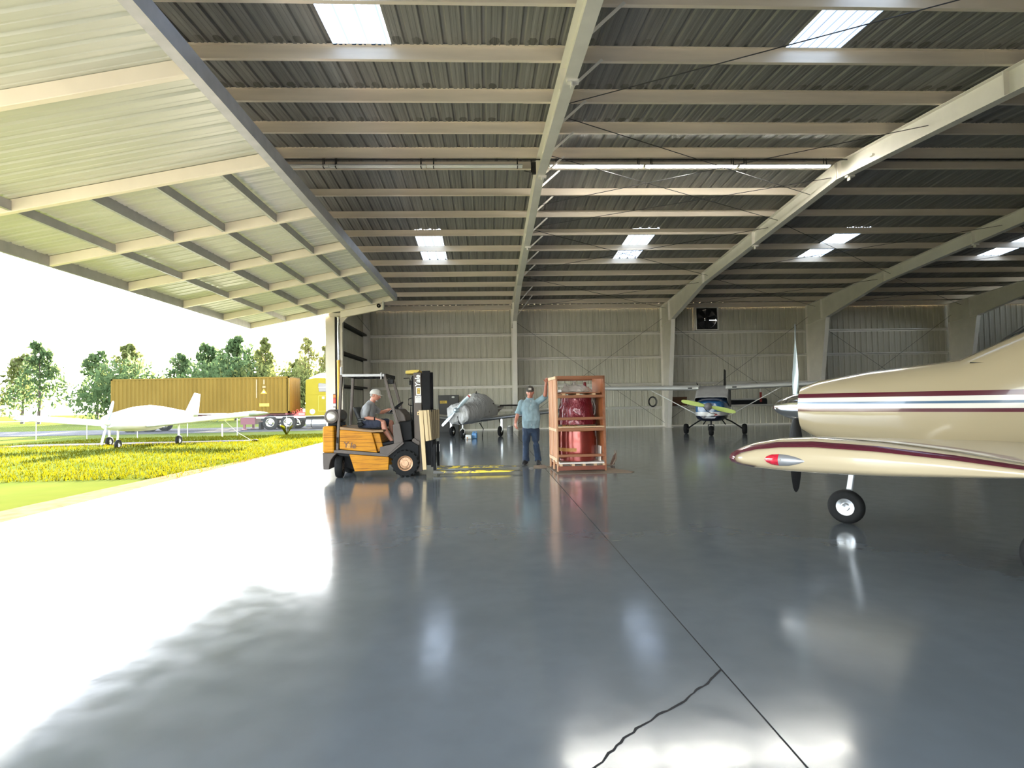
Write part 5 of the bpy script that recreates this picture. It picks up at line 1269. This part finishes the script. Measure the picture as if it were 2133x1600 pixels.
tree(-20.0, 74, 9.6, 2.0, 7, 2, 'pale sunlit tree beside the hangar door jamb', 1200)
tree(-18.0, 78, 8.6, 2.2, 8, 1, 'olive tree mostly hidden behind the hangar door jamb', 1600)
for k, (x, y, H) in enumerate(((-40,78,9.),(-45,75,10.),(-50,77,9.2),(-55,74,10.3),(-60,78,9.),(-66,76,10.))): tree(x, y, H, 3.0, 20+k, (0, 1, 0, 0, 1, 0)[k], ('green tree first beyond the left edge of the container', 'green tree second beyond the left edge of the container', 'green tree third beyond the left edge of the container', 'green tree fourth beyond the left edge of the container', 'green tree fifth beyond the left edge of the container', 'green tree at the far left end of the tree row')[k], 1800)
def bush(x, y, w_, h, seed, mi, label):
    o = thing('bush', label, 'bush', (x, y, -.3), 0, 'undergrowth below the trees'); rg = random.Random(seed)
    crown(seed, [(rg.uniform(-w_,w_)*.8, rg.uniform(-1,1), h*rg.uniform(.25,.62), h*.42) for k in range(10)], 3200, None, .28).build('foliage', LM[mi], o, fixn=False)
bush(-33, 71, 4.6, 8.6, 41, 0, 'dense dark bush below the broad tree at the left')
bush(-27, 71, 3.4, 7.8, 42, 1, 'olive bush below the slender tree behind the container')
bush(-21.5, 71, 4.0, 7.4, 43, 1, 'olive bush above the truck cab beside the door jamb')
bush(-42, 71, 4.6, 8.2, 44, 0, 'dark bush beyond the left end of the container')
# ---- container on a trailer, tractor
t = NT('container tan'); t.set(Base_Color=t.ramp(t.noise(1, 3, t.co((1,1,.3))), [(.3, (.105,.067,.0105)), (.7, (.128,.083,.0145))]), Roughness=.6); t.b.inputs['Specular IOR Level'].default_value = .1; M['cont'] = t.m
M['cont_end'] = mat('container orange end', (.15,.082,.008), .6, 0, .06, 2, spec=.1)
M['cab_yellow'] = mat('truck yellow', (.155,.128,.005), .5, 0, .04, 1, spec=.15)
M['red'] = mat('truck red', rgb(190,60,50), .4, 0, .08, 4); M['maroon'] = mat('maroon steel', rgb(92,40,50), .5, 0, .1, 4); M['glass_dark'] = mat('window glass', (.05,.05,.06), .08, 0, 0)
GR = -.26; CT = thing('shipping_container', 'long tan shipping container with orange end on a road trailer', 'container', (-13.83, 41.5, 0))
L, Wc, z0, z1 = 12.19, 2.44, .92, 3.48
mb = MB(); pts = []; x = -L + .12
while x < -.14:
    for dx, dyy in ((0,0),(.07,0),(.105,.036),(.175,.036),(.21,0)): pts.append((x+dx, dyy)) if x+dx < -.12 else None
    x += .278
for yy, sg in ((.012, 1), (Wc-.012, -1)):
    vs = [(a, yy+sg*b, z) for a, b in pts for z in (z0+.1, z1-.08)]; n = len(pts); mb.add(vs, [(2*i, 2*i+2, 2*i+3, 2*i+1) for i in range(n-1)])
mb.box((-L, .02, z1-.06), (0, Wc-.02, z1-.03)).box((-L,.02,z0+.05), (0,Wc-.02,z0+.1))
mb.build('side_panel', M['cont'], CT)
for y in (0, Wc-.1): 
    for z, h in ((z0,.13), (z1-.1,.1)): MB().box((-L,y,z), (0,y+.1,z+h)).build('rail', M['cont'], CT)
    for x in (-L, -.12): MB().box((x,y,z0), (x+.12,y+.1,z1)).build('corner_post', M['cont'], CT)
mb = MB(); n = 16; pts = []
for k in range(n): pts += [(.1+2.24*k/n, 0), (.1+2.24*(k+.4)/n, 0), (.1+2.24*(k+.5)/n, .03), (.1+2.24*(k+.9)/n, .03)]
mb.add([(-.005-b, a, z) for a, b in pts for z in (z0+.1, z1-.08)], [(2*i, 2*i+2, 2*i+3, 2*i+1) for i in range(len(pts)-1)]); mb.build('end_wall', M['cont_end'], CT)
sg_ = mat('sticker orange', rgb(238,170,40), .5); gy = mat('stencil grey', rgb(120,104,70), .5)
MB().box((-2.06,-.006,1.40), (-1.40,.0,1.62)).build('sticker', sg_, CT); MB().prism([(-1.98,-.006,2.30),(-1.55,-.006,2.30),(-1.76,-.006,2.62)], (0,.006,0)).build('warning_triangle', sg_, CT)
MB().prism([(-1.86,-.008,2.36),(-1.67,-.008,2.36),(-1.76,-.008,2.50)], (0,.003,0)).build('triangle_centre', M['white_tip'], CT)
for lo, hi in (((-2.30,-.005,2.0),(-2.22,0,3.30)), ((-1.80,-.005,2.95),(-1.70,0,3.28)), ((-1.86,-.005,2.70),(-1.64,0,2.84))): MB().box(lo, hi).build('stencil_mark', gy, CT)
TL = thing('container_trailer', 'low skeletal road trailer with maroon landing legs under the tan container', 'trailer', (-13.83, 41.5, 0))
for y in (.55, 1.75): MB().box((-L, y, .62), (.2, y+.14, .90)).build('chassis_beam', M['maroon'], TL)
for x in (-L+.2, -8, -4, -.3): MB().box((x, .02, .80), (x+.15, 2.42, .915)).build('bolster', M['maroon'], TL)
for y in (.35, 1.95):
    MB().box((-3.35, y, -.16), (-3.2, y+.15, .8)).box((-3.45, y-.06, GR), (-3.1, y+.2, GR+.08)).build('landing_leg', M['maroon'], TL)
MB().box((-3.5,.3,.15), (-2.5,2.1,.62)).build('tool_box', M['maroon'], TL)
def twheel(parent, loc, r=.52, w=.3):
    A = Matrix.Rotation(-PI/2, 4, 'X'); o = MB().lathe([(.29,-w*.45),(r*.85,-w*.5),(r,-w*.38),(r,w*.38),(r*.85,w*.5),(.29,w*.45),(.29,-w*.45)], 36, A, cap=False).build('wheel', M['black'], parent, 40, loc=loc)
    rm = MB().lathe([(.30,-w*.46),(.27,-w*.46),(.25,-w*.1),(.12,-w*.16),(.10,-w*.3),(0,-w*.3),(0,-w*.1),(.25,w*.2),(.30,w*.46)], 30, A, cap=False).build('rim', M['chrome'], o, 40)
    for k in range(8): MB().cyl((.18*math.cos(k*PI/4),-w*.10,.18*math.sin(k*PI/4)), (.18*math.cos(k*PI/4),-w*.2,.18*math.sin(k*PI/4)), .035, n=10).build('hand_hole', M['blackplastic'], rm) if k < 6 else None
for x in (-L+1.2, -L+2.5):
    for y in (.22, 2.2): twheel(TL, (x, y, GR+.52))
TT = thing('truck_tractor', 'bright yellow sleeper truck tractor with silver tank coupled to the container trailer', 'truck', (-12.75, 41.45, 0))
MB().prism([(0,0,.62),(3.0,0,.62),(3.0,0,2.6),(2.2,0,3.05),(1.4,0,3.33),(.7,0,3.36),(.05,0,3.22)], (0,2.45,0)).build('sleeper_cab', M['cab_yellow'], TT, bevel=.05)
MB().prism([(3.0,.1,.62),(5.4,.15,.55),(5.6,.15,1.4),(3.9,.1,1.75),(3.35,.1,2.6),(3.0,.1,2.6)], (0,2.25,0)).build('hood', M['cab_yellow'], TT, bevel=.06)
wn = MB().prism([(.98,-.02,2.36),(1.72,-.02,2.36),(1.74,-.02,2.80),(1.50,-.02,2.92),(1.0,-.02,2.98),(.94,-.02,2.9)], (0,.03,0)).build('side_window', M['glass_dark'], TT, bevel=.02)
MB().box((.94,-.028,2.66), (1.74,-.018,2.69)).build('window_bar', M['grey_metal'], wn)
MB().prism([(3.35,.07,1.8),(3.85,.07,1.8),(3.4,.07,2.5),(3.3,.07,2.5)], (0,.04,0)).build('cab_window', M['glass_dark'], TT)
dr = MB()
for a, b in (((.95,-.006,1.0),(1.75,-.006,1.0)), ((1.75,-.006,1.0),(1.75,-.006,2.08)), ((1.75,-.006,2.08),(.95,-.006,2.08)), ((.95,-.006,2.08),(.95,-.006,1.0))): dr.bar(a, b, .02, .02)
dr.build('locker_seam', mat('seam', rgb(160,140,50), .5), TT); MB().box((1.2,-.012,1.86), (1.36,0,2.0)).build('locker_handle', M['white'], TT, bevel=.02)
MB().bar((.0,-.004,2.16), (3.,-.004,2.16), .02, .02).build('body_seam', M['cab_yellow'], TT)
lg = MB().lathe([(0,0),(.18,0),(.18,.01),(0,.01)], 28, Matrix.Translation((.52,-.002,.98)) @ Matrix.Rotation(PI/2, 4, 'X')).build('round_badge', M['white'], TT)
for z in (.93,1.0,1.06): MB().box((.40,-.016,z), (.66,-.011,z+.03)).build('badge_line', gy, lg)
MB().cyl((.1,.12,.16), (2.0,.12,.16), .30, n=28).build('fuel_tank', M['alu'], TT, 40)
for x in (.45, 1.65): MB().lathe([(.303,0),(.31,0),(.31,.06),(.303,.06),(.303,0)], 28, Matrix.Translation((x,.12,.16)) @ Matrix.Rotation(PI/2, 4, 'Y'), cap=False).build('tank_strap', M['dark_steel'], TT)
for y in (.7, 1.6): MB().box((-3.3,y,.38), (5.2,y+.1,.62)).build('frame_rail', M['dark_steel'], TT)
MB().box((-3.4,.1,.56), (.0,.16,.63)).build('deck_edge', M['white'], TT)
MB().box((-2.2,.5,.62), (-1.1,1.9,.74)).build('fifth_wheel', M['black'], TT)
for x in (-2.42, -1.18):
    for y in (.16, 2.3): twheel(TT, (x, y, GR+.52))
for y in (.25, 2.2): twheel(TT, (4.4, y, GR+.52))
MB().prism([(-3.2,.02,.3),(-3.05,.02,.3),(-3.05,.02,-.2),(-3.2,.02,-.2)], (0,.55,0)).build('mudflap', M['black'], TT)
MB().tube([(-.62,.15,.5),(-.45,.15,.35),(-.38,.15,.1)], .05, 8).build('quarter_fender', M['chrome'], TT)
MB().prism([(-.95,.3,.66),(.0,.3,.66),(.0,.3,1.0),(-.25,.3,1.12),(-.6,.3,.95)], (0,1.6,0)).build('headache_frame', M['red'], TT, bevel=.02)
for k in range(3): MB().tube([(-.9+.28*k+.09*math.cos(a_*.9)*1., .28, .95+.16*k*.5+.09*math.sin(a_*.9)) for a_ in range(8)], .025, 6).build('air_hose', M['red'], TT, 40)
MB().box((-.2,.2,.95), (.0,.5,1.18)).box((-.5,.22,.78), (-.1,.4,.84)).build('coupling', M['white'], TT)
# white-roofed shed behind the truck
sd_ = thing('storage_shed', 'low white-roofed shed behind the yellow truck cab', 'building', (-9.5, 51, -.3))
MB().box((-4.4,-2.5,0), (8,3,3.5)).build('wall', mat('shed wall', (.11,.14,.11), .8), sd_)
MB().prism([(-4.9,-3.0,3.45),(-4.9,-3.0,3.95),(-4.9,.3,4.5),(-4.9,3.6,3.95),(-4.9,3.6,3.45)], (13.4,0,0)).build('roof', M['white'], sd_)
# chain-link fence
t = NT('chain link'); wv = []
for rz in (PI/4, -PI/4):
    sx = t.n('ShaderNodeSeparateXYZ'); t.l(t.co((1,1,1), rot=(0, rz, 0)), sx.inputs[0]); wv.append(t.math('LESS_THAN', t.math('MODULO', t.math('ADD', sx.outputs[0], 100.), .06), .0022))
t.set(Base_Color=(.2,.21,.21), Metallic=.0, Roughness=.5, Alpha=t.math('MAXIMUM', wv[0], wv[1])); M['chain'] = t.m
fe = thing('chain_fence', 'low chain-link fence with thin grey posts in front of the truck', 'fence', (-11.33, 33.5, -.24))
for k in range(-8, 2): MB().cyl((2.74*k,0,0), (2.74*k,0,1.08), .022, n=10).build('post', M['grey_metal'], fe, 40)
MB().cyl((-23,0,1.05), (3.5,0,1.05), .018, n=8).build('top_rail', M['grey_metal'], fe, 40)
MB().add([(-23,.03,.03),(3.5,.03,.03),(3.5,.03,1.05),(-23,.03,1.05)], [(0,1,2,3)]).build('mesh', M['chain'], fe, fixn=False)
wd = thing('weed_clump', 'tall yellow weed growing at the fence post in front of the truck wheels', 'weed', (-11.2, 33.1, -.25)); rg = random.Random(9); mb = MB()
for k in range(60):
    a = rg.random()*6.28; l_ = rg.uniform(.2,.75); w_ = .012; dx, dy = math.cos(a)*l_*.55, math.sin(a)*l_*.3; mb.add([(-w_,0,0),(w_,0,0),(dx*.6+w_,dy*.6,l_*.7),(dx,dy,l_*.85)], [(0,1,2),(0,2,3)])
mb.build('leaf_blades', M['blade'], wd, fixn=False)
# low-wing aircraft tied down on the grass
PO = V((-14.2, 24.6, -.12)); a4 = thing('tied_aircraft', 'white low-wing aircraft tied down on the grass outside the hangar', 'aircraft', PO, R(-90))
rs = [sect(2.1,0,.86,1.2,.22), sect(1.9,0,.75,1.34,.42), sect(1.0,0,.66,1.5,.52), sect(.3,0,.62,1.62,.56), sect(-.6,0,.62,1.68,.55), sect(-1.6,0,.74,1.6,.42), sect(-3.2,0,.95,1.42,.2), sect(-4.6,0,1.1,1.3,.06)]
MB().rings(rs).build('fuselage', M['white'], a4, 40)
M['wing_white'] = mat('pale wing', (.66,.68,.68), .35, 0, .04); M['tip_green'] = mat('grey green wing tip', (.16,.20,.17), .4, 0, .1)
for sg in (1, -1):
    w_ = wing('wing', sg*.5, sg*4.55, .55, .55, 1.6, 1.5, .84, 1.21, M['wing_white'], a4, 1.15, False)
    rs = [foil((.55-.06*k, sg*(4.55+.42*math.sin(k/5*PI/2)), 1.21+.06*(k/5)**2), 1.5-.07*k, 1.15, sc=max(.06, math.cos(k/5*PI/2))) for k in range(6)]
    MB().rings(rs).build('wing_tip', M['tip_green'], w_, 50)
    MB().bar((-.2,sg*1.4,.9), (-.2,sg*1.4,.25), .07, .05).build('gear_leg', M['white'], a4); awheel(a4, (-.2, sg*1.4, .2), .2, .14)
MB().bar((1.5,0,.8), (1.55,0,.2), .05, .05).build('gear_leg', M['white'], a4); awheel(a4, (1.6,.06,.18), .18, .12, 'nose_wheel')
wing('stabilizer', -1.5, 1.5, -4.0, -4.0, .8, .8, 1.2, 1.2, M['wing_white'], a4, .6, False)
MB().prism([(-3.5,-.03,1.3),(-4.7,-.03,1.25),(-4.9,-.03,2.2),(-4.4,-.03,2.25)], (0,.06,0)).build('tail_fin', M['wing_white'], a4)
MB().lathe([(0,.2),(.08,.12),(.12,0),(0,-.02)], 20, Matrix.Translation((2.15,0,1.03)) @ Matrix.Rotation(PI/2, 4, 'Y')).build('spinner', M['white'], a4, 40)
for k in (0, 1): blade(a4, (2.15,0,1.03), R(75) + PI*k, .85, .13, M['prop_grey'])
ro_ = thing('tie_down_rope', 'pale tie-down rope from the parked wing to a ground anchor in the grass', 'rope', (-9.95, 25.13, -.05))
MB().tube([(0,0,.03), (-.5,-.28,.42), (-1.02,-.62,1.08)], .009, 6).build('rope', M['white_tip'], ro_, 40)
an_ = MB().ball((0,0,.02), (.16,.10,.07), 12, 8); tag(an_.build('ground_anchor', M['black'], None, 40, loc=(-9.80, 25.08, -.05)), 'dark tie-down anchor block on the grass at the rope end', 'anchor')
st2 = thing('marker_stake', 'short wooden stake in the grass behind the parked wing', 'stake', (-14.5, 32.6, -.25)); MB().box((-.03,-.03,0), (.03,.03,.75)).build('stake', M['pine'], st2)
# ================================================================== LIGHT
SUN_AZ = V((-.2, .98, 0)).normalized(); EL = R(12.5)
w = bpy.data.worlds.new('World'); SC.world = w; w.use_nodes = True
nt = w.node_tree; bg = nt.nodes['Background']
sky = nt.nodes.new('ShaderNodeTexSky'); sky.sky_type = 'NISHITA'; sky.sun_disc = False
sky.sun_elevation = R(35); sky.sun_rotation = math.atan2(SUN_AZ.x, SUN_AZ.y); sky.air_density = 1.; sky.dust_density = 1.; sky.ozone_density = 1.
hs = nt.nodes.new('ShaderNodeHueSaturation'); hs.inputs['Saturation'].default_value = .5; nt.links.new(sky.outputs[0], hs.inputs['Color']); nt.links.new(hs.outputs[0], bg.inputs[0]); bg.inputs[1].default_value = SKYK
sl = bpy.data.lights.new('sun', 'SUN'); sl.energy = SUNK; sl.color = (1., .86, .66); sl.angle = R(.6)
so = bpy.data.objects.new('sun', sl); COL.objects.link(so)
sd = V((SUN_AZ.x*math.cos(EL), SUN_AZ.y*math.cos(EL), math.sin(EL)))
so.rotation_euler = sd.to_track_quat('Z', 'Y').to_euler(); so.location = sd*50
SC.view_settings.view_transform = 'Standard'; SC.view_settings.look = 'None'; SC.view_settings.gamma = 1; SC.view_settings.use_curve_mapping = False
SC.view_settings.exposure = EXPO
SC.cycles.use_denoising = True
SC.cycles.max_bounces = 10; SC.cycles.diffuse_bounces = 5; SC.cycles.glossy_bounces = 4; SC.cycles.transmission_bounces = 6; SC.cycles.transparent_max_bounces = 16
SC.cycles.sample_clamp_indirect = 6; SC.cycles.caustics_reflective = False; SC.cycles.caustics_refractive = False
